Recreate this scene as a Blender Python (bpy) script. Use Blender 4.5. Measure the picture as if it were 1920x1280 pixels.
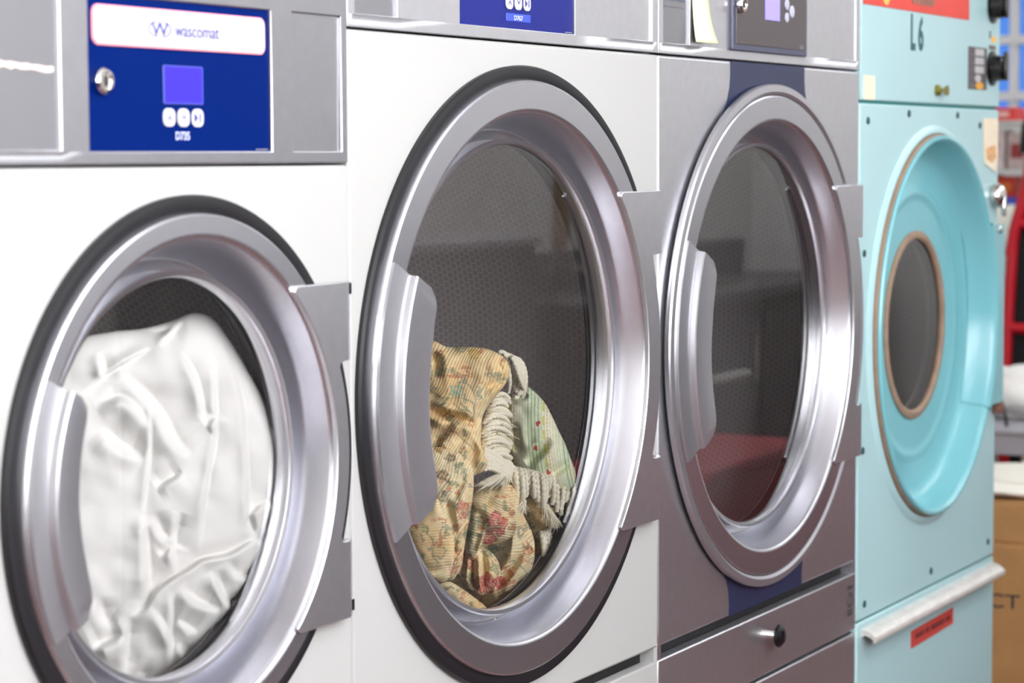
import bpy, bmesh, math, random
import numpy as np
from mathutils import Matrix, Vector, noise

for o in list(bpy.data.objects):
    bpy.data.objects.remove(o, do_unlink=True)
SC = bpy.context.scene
COL = SC.collection
random.seed(7)
PI = math.pi

# ------------------------------------------------------------------ camera
F_PX = 4351.69
CAM = np.array([-2.13556, -1.38192, 1.25])
ROT = np.array([[0.48299742, -0.87561049, -0.00444513],
                [-0.07181341, -0.0345527, -0.99681941],
                [0.87267194, 0.48178043, -0.07956944]])     # right, down, forward
cd = bpy.data.cameras.new('camera')
cd.sensor_width = 36.0
cd.lens = F_PX / 1920 * 36
cd.clip_start = 0.05
cd.dof.use_dof = True
cd.dof.focus_distance = 2.97
cd.dof.aperture_fstop = 6.0
cam = bpy.data.objects.new('camera', cd)
COL.objects.link(cam)
r, d, f = ROT
cam.matrix_world = Matrix(((r[0], -d[0], -f[0], CAM[0]), (r[1], -d[1], -f[1], CAM[1]),
                           (r[2], -d[2], -f[2], CAM[2]), (0, 0, 0, 1)))
SC.camera = cam

# ------------------------------------------------------------------ world, exposure
w = bpy.data.worlds.new('daylight')
SC.world = w
w.use_nodes = True
w.node_tree.nodes['Background'].inputs[0].default_value = (0.62, 0.78, 1.0, 1)
w.node_tree.nodes['Background'].inputs[1].default_value = 1.0
SC.view_settings.view_transform = 'Standard'
SC.view_settings.look = 'None'
SC.view_settings.exposure = 0.0
SC.view_settings.gamma = 1.0
SC.view_settings.use_curve_mapping = False
SC.cycles.max_bounces = 6
SC.cycles.diffuse_bounces = 3
SC.cycles.glossy_bounces = 4
SC.cycles.transparent_max_bounces = 8
SC.cycles.caustics_reflective = False
SC.cycles.caustics_refractive = False
SC.cycles.sample_clamp_indirect = 6
SC.cycles.adaptive_threshold = 0.025
LAMP = 5.8             # emission of the fluorescent diffusers
WINDOW_FILL = 9.4             # emission of the unseen window added as frontal fill

# ------------------------------------------------------------------ helpers
def lin(c):
    return tuple(((v / 255) / 12.92 if v <= 10.3 else ((v / 255 + 0.055) / 1.055) ** 2.4) for v in c) + (1,)

MATS = {}
def mat(name, rgb, rough=0.5, metal=0.0, spec=0.5, emit=0.0, noise_amt=0.0, noise_scale=40, bump=0.0, bump_scale=200, coat=0.0, stretch=None):
    if name in MATS: return MATS[name]
    m = bpy.data.materials.new(name); m.use_nodes = True
    nt = m.node_tree; b = nt.nodes['Principled BSDF']
    c = lin(rgb)
    b.inputs['Base Color'].default_value = c
    b.inputs['Roughness'].default_value = rough
    b.inputs['Metallic'].default_value = metal
    b.inputs['Specular IOR Level'].default_value = spec
    b.inputs['Coat Weight'].default_value = coat
    if emit:
        b.inputs['Emission Color'].default_value = c
        b.inputs['Emission Strength'].default_value = emit
    if noise_amt or bump:
        tc = nt.nodes.new('ShaderNodeTexCoord')
        src = tc.outputs['Object']
        if stretch:
            mp = nt.nodes.new('ShaderNodeMapping'); mp.inputs['Scale'].default_value = stretch
            nt.links.new(src, mp.inputs[0]); src = mp.outputs[0]
    if noise_amt:
        n = nt.nodes.new('ShaderNodeTexNoise'); n.inputs['Scale'].default_value = noise_scale; n.inputs['Detail'].default_value = 4
        nt.links.new(src, n.inputs['Vector'])
        rp = nt.nodes.new('ShaderNodeValToRGB')
        rp.color_ramp.elements[0].position = 0.3; rp.color_ramp.elements[1].position = 0.7
        rp.color_ramp.elements[0].color = tuple(max(0, v * (1 - noise_amt)) for v in c[:3]) + (1,)
        rp.color_ramp.elements[1].color = tuple(min(1, v * (1 + noise_amt)) for v in c[:3]) + (1,)
        nt.links.new(n.outputs[0], rp.inputs[0]); nt.links.new(rp.outputs[0], b.inputs['Base Color'])
    if bump:
        n2 = nt.nodes.new('ShaderNodeTexNoise'); n2.inputs['Scale'].default_value = bump_scale; n2.inputs['Detail'].default_value = 3
        nt.links.new(src, n2.inputs['Vector'])
        bp = nt.nodes.new('ShaderNodeBump'); bp.inputs['Strength'].default_value = bump; bp.inputs['Distance'].default_value = 0.002
        nt.links.new(n2.outputs[0], bp.inputs['Height']); nt.links.new(bp.outputs[0], b.inputs['Normal'])
    MATS[name] = m
    return m

def thin_glass(name, tint=(1, 1, 1), haze=0.02, ior=1.5, rough=0.01):
    if name in MATS: return MATS[name]
    m = bpy.data.materials.new(name); m.use_nodes = True
    nt = m.node_tree; nt.nodes.remove(nt.nodes['Principled BSDF'])
    out = nt.nodes['Material Output']
    tr = nt.nodes.new('ShaderNodeBsdfTransparent'); tr.inputs[0].default_value = tint + (1,)
    gl = nt.nodes.new('ShaderNodeBsdfGlossy'); gl.inputs['Roughness'].default_value = rough
    df = nt.nodes.new('ShaderNodeBsdfDiffuse'); df.inputs[0].default_value = (0.8, 0.8, 0.8, 1)
    fr = nt.nodes.new('ShaderNodeFresnel'); fr.inputs[0].default_value = ior
    m1 = nt.nodes.new('ShaderNodeMixShader'); m1.inputs[0].default_value = haze
    nt.links.new(tr.outputs[0], m1.inputs[1]); nt.links.new(df.outputs[0], m1.inputs[2])
    m2 = nt.nodes.new('ShaderNodeMixShader')
    ad = nt.nodes.new('ShaderNodeMath'); ad.operation = 'ADD'; ad.inputs[1].default_value = 1.0; nt.links.new(fr.outputs[0], ad.inputs[0])
    dv = nt.nodes.new('ShaderNodeMath'); dv.operation = 'DIVIDE'; nt.links.new(fr.outputs[0], dv.inputs[0]); nt.links.new(ad.outputs[0], dv.inputs[1])
    db = nt.nodes.new('ShaderNodeMath'); db.operation = 'MULTIPLY'; db.inputs[1].default_value = 2.0; nt.links.new(dv.outputs[0], db.inputs[0])
    nt.links.new(db.outputs[0], m2.inputs[0]); nt.links.new(m1.outputs[0], m2.inputs[1]); nt.links.new(gl.outputs[0], m2.inputs[2])
    nt.links.new(m2.outputs[0], out.inputs[0])
    MATS[name] = m
    return m

def mesh(name, verts, faces, m, parent=None, smooth=None, bevel=0, bseg=2, loc=None):
    me = bpy.data.meshes.new(name)
    me.from_pydata([tuple(v) for v in verts], [], [tuple(q) for q in faces])
    me.update()
    return link(name, me, m, parent, smooth, bevel, bseg, loc)

def link(name, me, m, parent=None, smooth=None, bevel=0, bseg=2, loc=None):
    if m is not None: me.materials.append(m)
    o = bpy.data.objects.new(name, me)
    COL.objects.link(o)
    if parent is not None: o.parent = parent
    if loc: o.location = loc
    if bevel:
        md = o.modifiers.new('soft_edges', 'BEVEL'); md.width = bevel; md.segments = bseg
        md.limit_method = 'ANGLE'; md.angle_limit = math.radians(35)
        if smooth is None: smooth = 40
    if smooth:
        me.shade_smooth(); me.set_sharp_from_angle(angle=math.radians(smooth))
    return o

def box(name, x0, x1, y0, y1, z0, z1, m, parent=None, bevel=0.0, bseg=2):
    v = [(x, y, z) for z in (z0, z1) for y in (y0, y1) for x in (x0, x1)]
    fc = [(0, 2, 3, 1), (4, 5, 7, 6), (0, 1, 5, 4), (2, 6, 7, 3), (0, 4, 6, 2), (1, 3, 7, 5)]
    return mesh(name, v, fc, m, parent, bevel=bevel, bseg=bseg)

def lathe(name, prof, m, parent=None, cx=0, cz=0, seg=128, smooth=35, a0=0, a1=2 * PI, uv=False, flip=False):
    """surface of revolution about the y axis through (cx, cz); prof = [(radius, y), ...]"""
    full = abs(a1 - a0 - 2 * PI) < 1e-6
    n = seg if full else seg + 1
    v, fc = [], []
    for i in range(n):
        a = a0 + (a1 - a0) * i / seg
        c, s = math.cos(a), math.sin(a)
        for (rr, y) in prof: v.append((cx + rr * c, y, cz + rr * s))
    k = len(prof)
    for i in range(seg):
        j = (i + 1) % n
        for q in range(k - 1):
            if prof[q][0] < 1e-7: fc.append((i * k + q, i * k + q + 1, j * k + q + 1))
            elif prof[q + 1][0] < 1e-7: fc.append((i * k + q, i * k + q + 1, j * k + q))
            else: fc.append((i * k + q, i * k + q + 1, j * k + q + 1, j * k + q))
    if flip: fc = [q[::-1] for q in fc]
    o = mesh(name, v, fc, m, parent, smooth=smooth)
    if uv:
        me = o.data; ul = me.uv_layers.new(name='UVMap')
        ln = [0]
        for q in range(k - 1): ln.append(ln[-1] + math.hypot(prof[q + 1][0] - prof[q][0], prof[q + 1][1] - prof[q][1]))
        rmax = max(q[0] for q in prof)
        for p in me.polygons:
            ids = list(p.vertices); fi = [vi // k for vi in ids]
            wrap = max(fi) - min(fi) > 1
            for li, vi in zip(p.loop_indices, ids):
                ii = vi // k
                if wrap and ii == 0: ii = seg
                ul.data[li].uv = (ii / seg * 2 * PI * rmax, ln[vi % k])
    return o

def prism(name, pts, y0, y1, m, parent=None, bevel=0, bseg=2):
    """outline pts (x, z), extruded from y0 (front) to y1"""
    n = len(pts)
    bm = bmesh.new()
    a = [bm.verts.new((x, y0, z)) for x, z in pts]
    b = [bm.verts.new((x, y1, z)) for x, z in pts]
    bm.faces.new(a); bm.faces.new(b[::-1])
    for i in range(n): bm.faces.new((a[i], b[i], b[(i + 1) % n], a[(i + 1) % n]))
    bmesh.ops.recalc_face_normals(bm, faces=bm.faces)
    me = bpy.data.meshes.new(name); bm.to_mesh(me); bm.free()
    return link(name, me, m, parent, bevel=bevel, bseg=bseg, smooth=None if bevel else 30)

def rrect(x0, x1, z0, z1, rad, seg=6):
    pts = []
    for cx, cz, a in ((x1 - rad, z1 - rad, 0), (x0 + rad, z1 - rad, PI / 2), (x0 + rad, z0 + rad, PI), (x1 - rad, z0 + rad, 1.5 * PI)):
        for i in range(seg + 1):
            t = a + PI / 2 * i / seg
            pts.append((cx + rad * math.cos(t), cz + rad * math.sin(t)))
    return pts

def round_poly(pts, rads, seg=5):
    """round the corners of a polygon"""
    out = []; n = len(pts)
    for i in range(n):
        p = Vector(pts[i]); rd = rads[i] if isinstance(rads, (list, tuple)) else rads
        if rd <= 0: out.append(tuple(p)); continue
        a = (Vector(pts[i - 1]) - p); b = (Vector(pts[(i + 1) % n]) - p)
        la, lb = a.length, b.length
        q = min(rd, la * 0.45, lb * 0.45)
        s, e = p + a / la * q, p + b / lb * q
        for k in range(seg + 1):
            t = k / seg
            out.append(tuple(s * (1 - t) ** 2 + p * 2 * t * (1 - t) + e * t * t))
    return out

def plate(name, x0, x1, z0, z1, holes, y0, y1, m, parent, bevel=0.0018):
    """flat plate with rectangular openings (hx0, hx1, hz0, hz1)"""
    xs = sorted({x0, x1, *[h[0] for h in holes], *[h[1] for h in holes]})
    zs = sorted({z0, z1, *[min(h[2], z1) for h in holes], *[min(h[3], z1) for h in holes]})
    def solid(i, j):
        if i < 0 or j < 0 or i >= len(xs) - 1 or j >= len(zs) - 1: return False
        x, z = (xs[i] + xs[i + 1]) / 2, (zs[j] + zs[j + 1]) / 2
        return not any(h[0] < x < h[1] and h[2] < z < h[3] for h in holes)
    bm = bmesh.new(); vd = {}
    def V(i, j, k):
        if (i, j, k) not in vd: vd[(i, j, k)] = bm.verts.new((xs[i], (y0, y1)[k], zs[j]))
        return vd[(i, j, k)]
    for i in range(len(xs) - 1):
        for j in range(len(zs) - 1):
            if not solid(i, j): continue
            bm.faces.new((V(i, j, 0), V(i + 1, j, 0), V(i + 1, j + 1, 0), V(i, j + 1, 0)))
            bm.faces.new((V(i, j, 1), V(i, j + 1, 1), V(i + 1, j + 1, 1), V(i + 1, j, 1)))
            for di, dj, e in ((-1, 0, ((i, j), (i, j + 1))), (1, 0, ((i + 1, j), (i + 1, j + 1))), (0, -1, ((i, j), (i + 1, j))), (0, 1, ((i, j + 1), (i + 1, j + 1)))):
                if not solid(i + di, j + dj):
                    (p, q), (s, t) = e
                    bm.faces.new((V(p, q, 0), V(s, t, 0), V(s, t, 1), V(p, q, 1)))
    bmesh.ops.recalc_face_normals(bm, faces=bm.faces)
    me = bpy.data.meshes.new(name); bm.to_mesh(me); bm.free()
    return link(name, me, m, parent, bevel=bevel)

def holed_front(name, x0, x1, z0, z1, cx, cz, rad, y0, y1, m, parent, bevel=0.003, seg=96):
    """rectangular front sheet with a round opening"""
    angs = sorted({round(2 * PI * i / seg, 6) for i in range(seg)} | {round(math.atan2(z - cz, x - cx) % (2 * PI), 6) for x in (x0, x1) for z in (z0, z1)})
    v, fc = [], []
    for a in angs:
        c, s = math.cos(a), math.sin(a)
        t = min([(x - cx) / c for x in (x0, x1) if abs(c) > 1e-9 and (x - cx) / c > 0] + [(z - cz) / s for z in (z0, z1) if abs(s) > 1e-9 and (z - cz) / s > 0])
        for rr in (rad, t):
            for y in (y0, y1): v.append((cx + rr * c, y, cz + rr * s))
    n = len(angs)
    for i in range(n):
        a, b = 4 * i, 4 * ((i + 1) % n)
        fc += [(a, b, b + 2, a + 2), (a + 2, b + 2, b + 3, a + 3), (a, a + 1, b + 1, b)]
    return mesh(name, v, fc, m, parent, bevel=bevel)

def text(name, s, x0, x1, z0, z1, y, m, parent, shear=0.0, thick=0.0004, bold=0.004):
    cu = bpy.data.curves.new('lettering', 'FONT'); cu.body = s; cu.extrude = 0.01; cu.offset = bold; cu.resolution_u = 3
    to = bpy.data.objects.new('lettering_curve', cu); COL.objects.link(to)
    bpy.context.view_layer.update()
    me = bpy.data.meshes.new_from_object(to.evaluated_get(bpy.context.evaluated_depsgraph_get()))
    bpy.data.objects.remove(to, do_unlink=True)
    co = np.array([tuple(v.co) for v in me.vertices])
    lo, hi = co.min(0), co.max(0)
    for v in me.vertices:
        a = (v.co.x - lo[0]) / max(hi[0] - lo[0], 1e-6); b = (v.co.y - lo[1]) / max(hi[1] - lo[1], 1e-6)
        v.co = (x0 + a * (x1 - x0) + shear * b * (z1 - z0), y - (thick if v.co.z > 0 else 0), z0 + b * (z1 - z0))
    return link(name, me, m, parent)

def tube(name, pts, rad, m, parent=None, seg=10, smooth=60, cap=True):
    v, fc = tube_geo(pts, rad, seg, cap)
    return mesh(name, v, fc, m, parent, smooth=smooth)

def tube_geo(pts, rad, seg=10, cap=True, lobes=0, lobe_amt=0.3, pitch=0.01, off=0):
    P = np.array(pts, float); n = len(P)
    T = np.gradient(P, axis=0); T /= np.linalg.norm(T, axis=1)[:, None] + 1e-12
    nrm = np.cross(T[0], (0.0, 0, 1)); nrm = np.cross(T[0], (0, 1.0, 0)) if np.linalg.norm(nrm) < 1e-3 else nrm
    nrm /= np.linalg.norm(nrm)
    v, fc = [], []; s = 0
    for i in range(n):
        if i: s += np.linalg.norm(P[i] - P[i - 1])
        nrm = nrm - T[i] * (nrm @ T[i]); nrm /= np.linalg.norm(nrm)
        bi = np.cross(T[i], nrm)
        rr = rad[i] if hasattr(rad, '__len__') else rad
        for k in range(seg):
            a = 2 * PI * k / seg
            q = rr
            if lobes: q = rr * (1 - lobe_amt + 2 * lobe_amt * abs(math.cos(lobes * 0.5 * (a - 2 * PI * s / pitch) )) )
            v.append(P[i] + q * (math.cos(a) * nrm + math.sin(a) * bi))
    for i in range(n - 1):
        for k in range(seg):
            j = (k + 1) % seg
            fc.append((off + i * seg + k, off + i * seg + j, off + (i + 1) * seg + j, off + (i + 1) * seg + k))
    if cap:
        fc.append(tuple(off + k for k in range(seg))[::-1]); fc.append(tuple(off + (n - 1) * seg + k for k in range(seg)))
    return v, fc

def thing(name, label, cat, loc=(0, 0, 0), group=None, rotz=0):
    o = bpy.data.objects.new(name, None); COL.objects.link(o)
    o.location = loc; o.rotation_euler = (0, 0, rotz)
    o.empty_display_size = 0.1
    return tag(o, label, cat, group)

def tag(o, label, cat, group=None):
    o['label'] = label; o['category'] = cat
    if group: o['group'] = group
    return o

def struct(o):
    o['kind'] = 'structure'
    return o

def at(u, v, y=0.0):
    """point of the plane y = const that the photograph shows at pixel (u, v)"""
    dd = np.array([(u - 960) / F_PX, (v - 640) / F_PX, 1.0]) @ ROT
    return CAM + (y - CAM[1]) / dd[1] * dd

# ------------------------------------------------------------------ materials
SILVER = mat('silver_paint', (220, 220, 225), rough=0.3, metal=0.93, noise_amt=0.03, noise_scale=60, bump=0.02, bump_scale=900)
PANEL1 = mat('grey_panel_metal', (178, 178, 183), rough=0.3, metal=0.93, noise_amt=0.03, noise_scale=60)
CAST = mat('cast_door_metal', (206, 206, 212), rough=0.27, metal=0.95, noise_amt=0.02, noise_scale=60)
CAST2 = mat('grip_metal', (184, 184, 190), rough=0.3, metal=0.85, noise_amt=0.02, noise_scale=60)
SILVER2 = mat('silver_trim', (190, 189, 194), rough=0.3, metal=0.85)
STEEL_DARK = mat('drum_back_steel', (96, 94, 96), rough=0.4, metal=0.6)
WHITE = mat('white_enamel', (167, 167, 165), rough=0.3, spec=0.4)
BLACK = mat('black_rubber_or_shade', (17, 16, 20), rough=0.42)
DARK = mat('dark_gap', (26, 25, 27), rough=0.7)
BLUE1 = mat('royal_blue_panel', (0, 24, 88), rough=0.3, spec=0.04)
NAVY = mat('navy_decal', (36, 42, 70), rough=0.35, spec=0.4)
PLAQUE = mat('white_plaque', (190, 188, 188), rough=0.35)
PINK = mat('pink_edge', (236, 150, 160), rough=0.4)
INK = mat('indigo_print', (46, 46, 128), rough=0.5)
GREYINK = mat('grey_print', (120, 118, 124), rough=0.5)
DARKINK = mat('dark_print', (60, 56, 58), rough=0.5)
PALEINK = mat('pale_print', (206, 212, 235), rough=0.5)
BUTTON = mat('white_button', (192, 191, 196), rough=0.35)
SCREEN = mat('lit_screen', (40, 26, 225), rough=0.3, emit=0.8)
SCREEN2 = mat('lit_screen_pale', (140, 128, 250), rough=0.2, emit=0.7)
CHROME = mat('chrome', (225, 222, 218), rough=0.12, metal=1.0)
BRASS = mat('brass', (150, 140, 60), rough=0.3, metal=0.9)
GLASS = thin_glass('door_glass', haze=0.008, ior=1.6)
GLASS_OLD = thin_glass('door_glass_old', haze=0.01, ior=1.5)
SMOKED = mat('smoked_display', (70, 62, 64), rough=0.12, spec=0.6)
TURQ = mat('turquoise_enamel', (172, 207, 210), rough=0.28, spec=0.45, noise_amt=0.03, noise_scale=3)
TURQ_DOOR = mat('turquoise_door', (122, 186, 194), rough=0.2, spec=0.5, noise_amt=0.03, noise_scale=4)
TEAL = mat('teal_seam', (40, 130, 125), rough=0.5)
GASKET_BROWN = mat('brown_gasket', (150, 125, 105), rough=0.6, noise_amt=0.15, noise_scale=30)
SCREW = mat('dark_screw', (36, 74, 74), rough=0.4)
PAPER = mat('cream_paper', (238, 222, 196), rough=0.7, noise_amt=0.05, noise_scale=40)
KNOB = mat('black_plastic', (16, 15, 17), rough=0.2)
LETTER = mat('dark_teal_paint', (40, 88, 92), rough=0.5)

def perforated(name, base, hole):
    m = bpy.data.materials.new(name); m.use_nodes = True
    nt = m.node_tree; b = nt.nodes['Principled BSDF']; b.inputs['Metallic'].default_value = 0.05; b.inputs['Roughness'].default_value = 0.5
    uv = nt.nodes.new('ShaderNodeUVMap'); uv.uv_map = 'UVMap'
    wv = 0.0097; s = (wv, wv * 1.7320508, 1.0)
    def vm(op, a, bvec=None, c=None):
        n = nt.nodes.new('ShaderNodeVectorMath'); n.operation = op
        nt.links.new(a, n.inputs[0])
        if bvec is not None: n.inputs[1].default_value = bvec
        if c is not None: n.inputs[2].default_value = c
        return n
    ds = []
    for off in ((0, 0, 0), (s[0] / 2, s[1] / 2, 0)):
        a = vm('ADD', uv.outputs[0], off)
        q = vm('WRAP', a.outputs[0], (s[0] / 2, s[1] / 2, 0.5), (-s[0] / 2, -s[1] / 2, -0.5))
        fl = vm('MULTIPLY', q.outputs[0], (1, 1, 0))
        ds.append(vm('LENGTH', fl.outputs[0]).outputs['Value'])
    mn = nt.nodes.new('ShaderNodeMath'); mn.operation = 'MINIMUM'
    nt.links.new(ds[0], mn.inputs[0]); nt.links.new(ds[1], mn.inputs[1])
    mr = nt.nodes.new('ShaderNodeMapRange'); mr.inputs[1].default_value = wv * 0.36; mr.inputs[2].default_value = wv * 0.46
    nt.links.new(mn.outputs[0], mr.inputs[0])
    mx = nt.nodes.new('ShaderNodeMix'); mx.data_type = 'RGBA'
    mx.inputs[6].default_value = lin(hole); mx.inputs[7].default_value = lin(base)
    nt.links.new(mr.outputs[0], mx.inputs[0]); nt.links.new(mx.outputs[2], b.inputs['Base Color'])
    bp = nt.nodes.new('ShaderNodeBump'); bp.inputs['Strength'].default_value = 0.4; bp.inputs['Distance'].default_value = 0.002
    nt.links.new(mr.outputs[0], bp.inputs['Height']); nt.links.new(bp.outputs[0], b.inputs['Normal'])
    return m
DRUM = perforated('perforated_drum', (232, 226, 226), (200, 193, 192))

# ------------------------------------------------------------------ the room
RX0, RX1, RY0, RY1, RH = -4.2, 6.3, -2.15, 1.75, 2.62
FLOOR = mat('brown_floor_tile', (98, 54, 48), rough=0.35, noise_amt=0.12, noise_scale=6)
CREAM = mat('cream_wall', (240, 238, 234), rough=0.7, noise_amt=0.02, noise_scale=3)
CEIL = mat('white_ceiling', (240, 240, 238), rough=0.8, noise_amt=0.02, noise_scale=20)
struct(box('floor', RX0, RX1, RY0, RY1, -0.05, 0, FLOOR))
struct(box('ceiling', RX0, RX1, RY0, RY1, RH, RH + 0.05, CEIL))
# front wall with an unseen glowing window added as frontal fill light
SX0, SX1, SZ0, SZ1 = -3.7, 0.75, 0.98, 2.5
bm = bmesh.new()
def bmbox(bm, x0, x1, y0, y1, z0, z1):
    vs = [bm.verts.new((x, y, z)) for z in (z0, z1) for y in (y0, y1) for x in (x0, x1)]
    for q in ((0, 2, 3, 1), (4, 5, 7, 6), (0, 1, 5, 4), (2, 6, 7, 3), (0, 4, 6, 2), (1, 3, 7, 5)): bm.faces.new([vs[i] for i in q])
for a in ((RX0, SX0, 0, RH), (SX1, RX1, 0, RH)): bmbox(bm, a[0], a[1], RY0 - 0.06, RY0, a[2], a[3])
for a in ((SX0, SX1, 0, SZ0), (SX0, SX1, SZ1, RH)): bmbox(bm, a[0], a[1], RY0 - 0.06, RY0, a[2], a[3])
me = bpy.data.meshes.new('wall_front'); bm.to_mesh(me); bm.free()
struct(link('wall_front', me, CREAM))
WFRAME = mat('window_frame_white', (230, 230, 230), rough=0.4)
FILL_PANE = mat('glowing_fill_glass', (252, 252, 255), rough=0.4, emit=WINDOW_FILL)
bm = bmesh.new()
nb = 5
bars = [SX0 + (SX1 - SX0) * i / nb for i in range(nb + 1)]
bmbox(bm, SX0, SX1, RY0 - 0.05, RY0 + 0.02, SZ0 - 0.02, SZ0 + 0.04); bmbox(bm, SX0, SX1, RY0 - 0.05, RY0 + 0.02, SZ1 - 0.04, SZ1 + 0.02)
for xb in bars: bmbox(bm, xb - 0.03, xb + 0.03, RY0 - 0.05, RY0 + 0.02, SZ0 + 0.04, SZ1 - 0.04)
me = bpy.data.meshes.new('added_fill_window'); bm.to_mesh(me); bm.free()
fillwin = struct(link('added_fill_window', me, WFRAME))
for i in range(nb): box('pane', bars[i] + 0.03, bars[i + 1] - 0.03, RY0 - 0.03, RY0 - 0.02, SZ0 + 0.04, SZ1 - 0.04, FILL_PANE, fillwin)
struct(box('wall_back', RX0, RX1, RY1, RY1 + 0.06, 0, RH, CREAM))
struct(box('wall_left', RX0 - 0.06, RX0, RY0, RY1, 0, RH, CREAM))
# right wall with a tall window opening
WY0, WY1, WZ0, WZ1 = 0.35, 1.55, 1.38, 1.86
bm = bmesh.new()
for a in ((RY0, WY0, 0, RH), (WY1, RY1, 0, RH), (WY0, WY1, 0, WZ0), (WY0, WY1, WZ1, RH)): bmbox(bm, RX1, RX1 + 0.06, *a)
me = bpy.data.meshes.new('wall_right'); bm.to_mesh(me); bm.free()
struct(link('wall_right', me, CREAM))
MULL = mat('white_window_bar', (238, 236, 236), rough=0.4)
bm = bmesh.new()
bmbox(bm, RX1 - 0.03, RX1 + 0.03, WY0, WY1, WZ0, WZ0 + 0.03); bmbox(bm, RX1 - 0.03, RX1 + 0.03, WY0, WY1, WZ1 - 0.03, WZ1)
bmbox(bm, RX1 - 0.03, RX1 + 0.03, WY0, WY0 + 0.03, WZ0, WZ1); bmbox(bm, RX1 - 0.03, RX1 + 0.03, WY1 - 0.03, WY1, WZ0, WZ1)
me = bpy.data.meshes.new('window_1'); bm.to_mesh(me); bm.free()
win = struct(link('window_1', me, MULL))
for zc in (1.462, 1.668): box('window_bar', RX1 - 0.025, RX1 + 0.02, WY0 + 0.03, WY1 - 0.03, zc - 0.017, zc + 0.017, MULL, win, bevel=0.003)
yv = 1.155
ybars = [yv - 0.4, yv - 0.2, yv, yv + 0.2]
for yb in ybars: box('window_bar', RX1 - 0.012, RX1 + 0.018, yb - 0.017, yb + 0.017, WZ0 + 0.03, WZ1 - 0.03, MULL, win, bevel=0.003)
PANE = thin_glass('window_pane_glass', tint=(0.30, 0.60, 1.0), haze=0.06)
yy = [WY0 + 0.03] + ybars + [WY1 - 0.03]; zz = [WZ0 + 0.03, 1.462, 1.668, WZ1 - 0.03]
for i in range(len(yy) - 1):
    for j in range(3): box('pane', RX1 + 0.022, RX1 + 0.026, yy[i], yy[i + 1], zz[j], zz[j + 1], PANE, win)

# fluorescent ceiling fixtures
FIX = mat('fixture_housing', (235, 235, 235), rough=0.4)
DIFF = mat('lit_diffuser', (247, 250, 255), rough=0.5, emit=LAMP)
def fixture_parts(t):
    box('housing', -0.62, 0.62, -0.13, 0.13, 0.02, 0.07, FIX, t, bevel=0.006)
    box('diffuser', -0.6, 0.6, -0.115, 0.115, 0.0, 0.019, DIFF, t)
names_row = {-1.3: 'row over the aisle', -1.72: 'row by the cream wall'}
for ry in (-1.3, -1.72):
    for fx in (-3.0, -1.35, 0.3, 1.95, 3.6, 5.25):
        t = thing('ceiling_light', 'white fluorescent ceiling light with glowing diffuser, %s' % names_row[ry], 'light', (fx, ry, RH - 0.07), 'fluorescent ceiling lights, %s' % names_row[ry])
        fixture_parts(t)
for fx in (3.6, 5.25):  # unseen fixtures added to brighten the wall across the aisle
    t = thing('ceiling_light', 'white fluorescent ceiling light, one of two added to brighten the wall by the sink counter', 'light', (fx, -0.8, RH - 0.07), 'fluorescent ceiling lights added ahead of the sink counter')
    fixture_parts(t)
for fx in (3.3, 5.0):  # unseen fixtures added to lighten the corner behind the turquoise dryer
    t = thing('ceiling_light', 'white fluorescent ceiling light, one of two added to brighten the back corner beyond the turquoise dryer', 'light', (fx, 0.55, RH - 0.07), 'fluorescent ceiling lights added to brighten the back corner')
    fixture_parts(t)

# ------------------------------------------------------------------ dryers
FLIPG = True
def ring_profile(R, wf):
    """door ring section, R = radius of the opening edge, wf = width of the flat face"""
    return [(R + wf, -0.004), (R + wf, -0.0095), (R + wf - 0.0012, -0.0126), (R + wf - 0.0035, -0.0142), (R + wf - 0.0042, -0.0142), (R + 0.0062, -0.0142), (R + 0.0052, -0.0142), (R + 0.0025, -0.0136),
            (R, -0.0112), (R - 0.0016, -0.007), (R - 0.006, 0.012), (R - 0.012, 0.030), (R - 0.0165, 0.041), (R - 0.0185, 0.0435), (R - 0.021, 0.0425),
            (R - 0.024, 0.0435), (R - 0.0325, 0.046), (R - 0.0325, 0.024), (R - 0.031, 0.0195), (R - 0.0325, 0.0175), (R - 0.037, 0.0185), (R - 0.0385, 0.021), (R - 0.0385, 0.034)]

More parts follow.
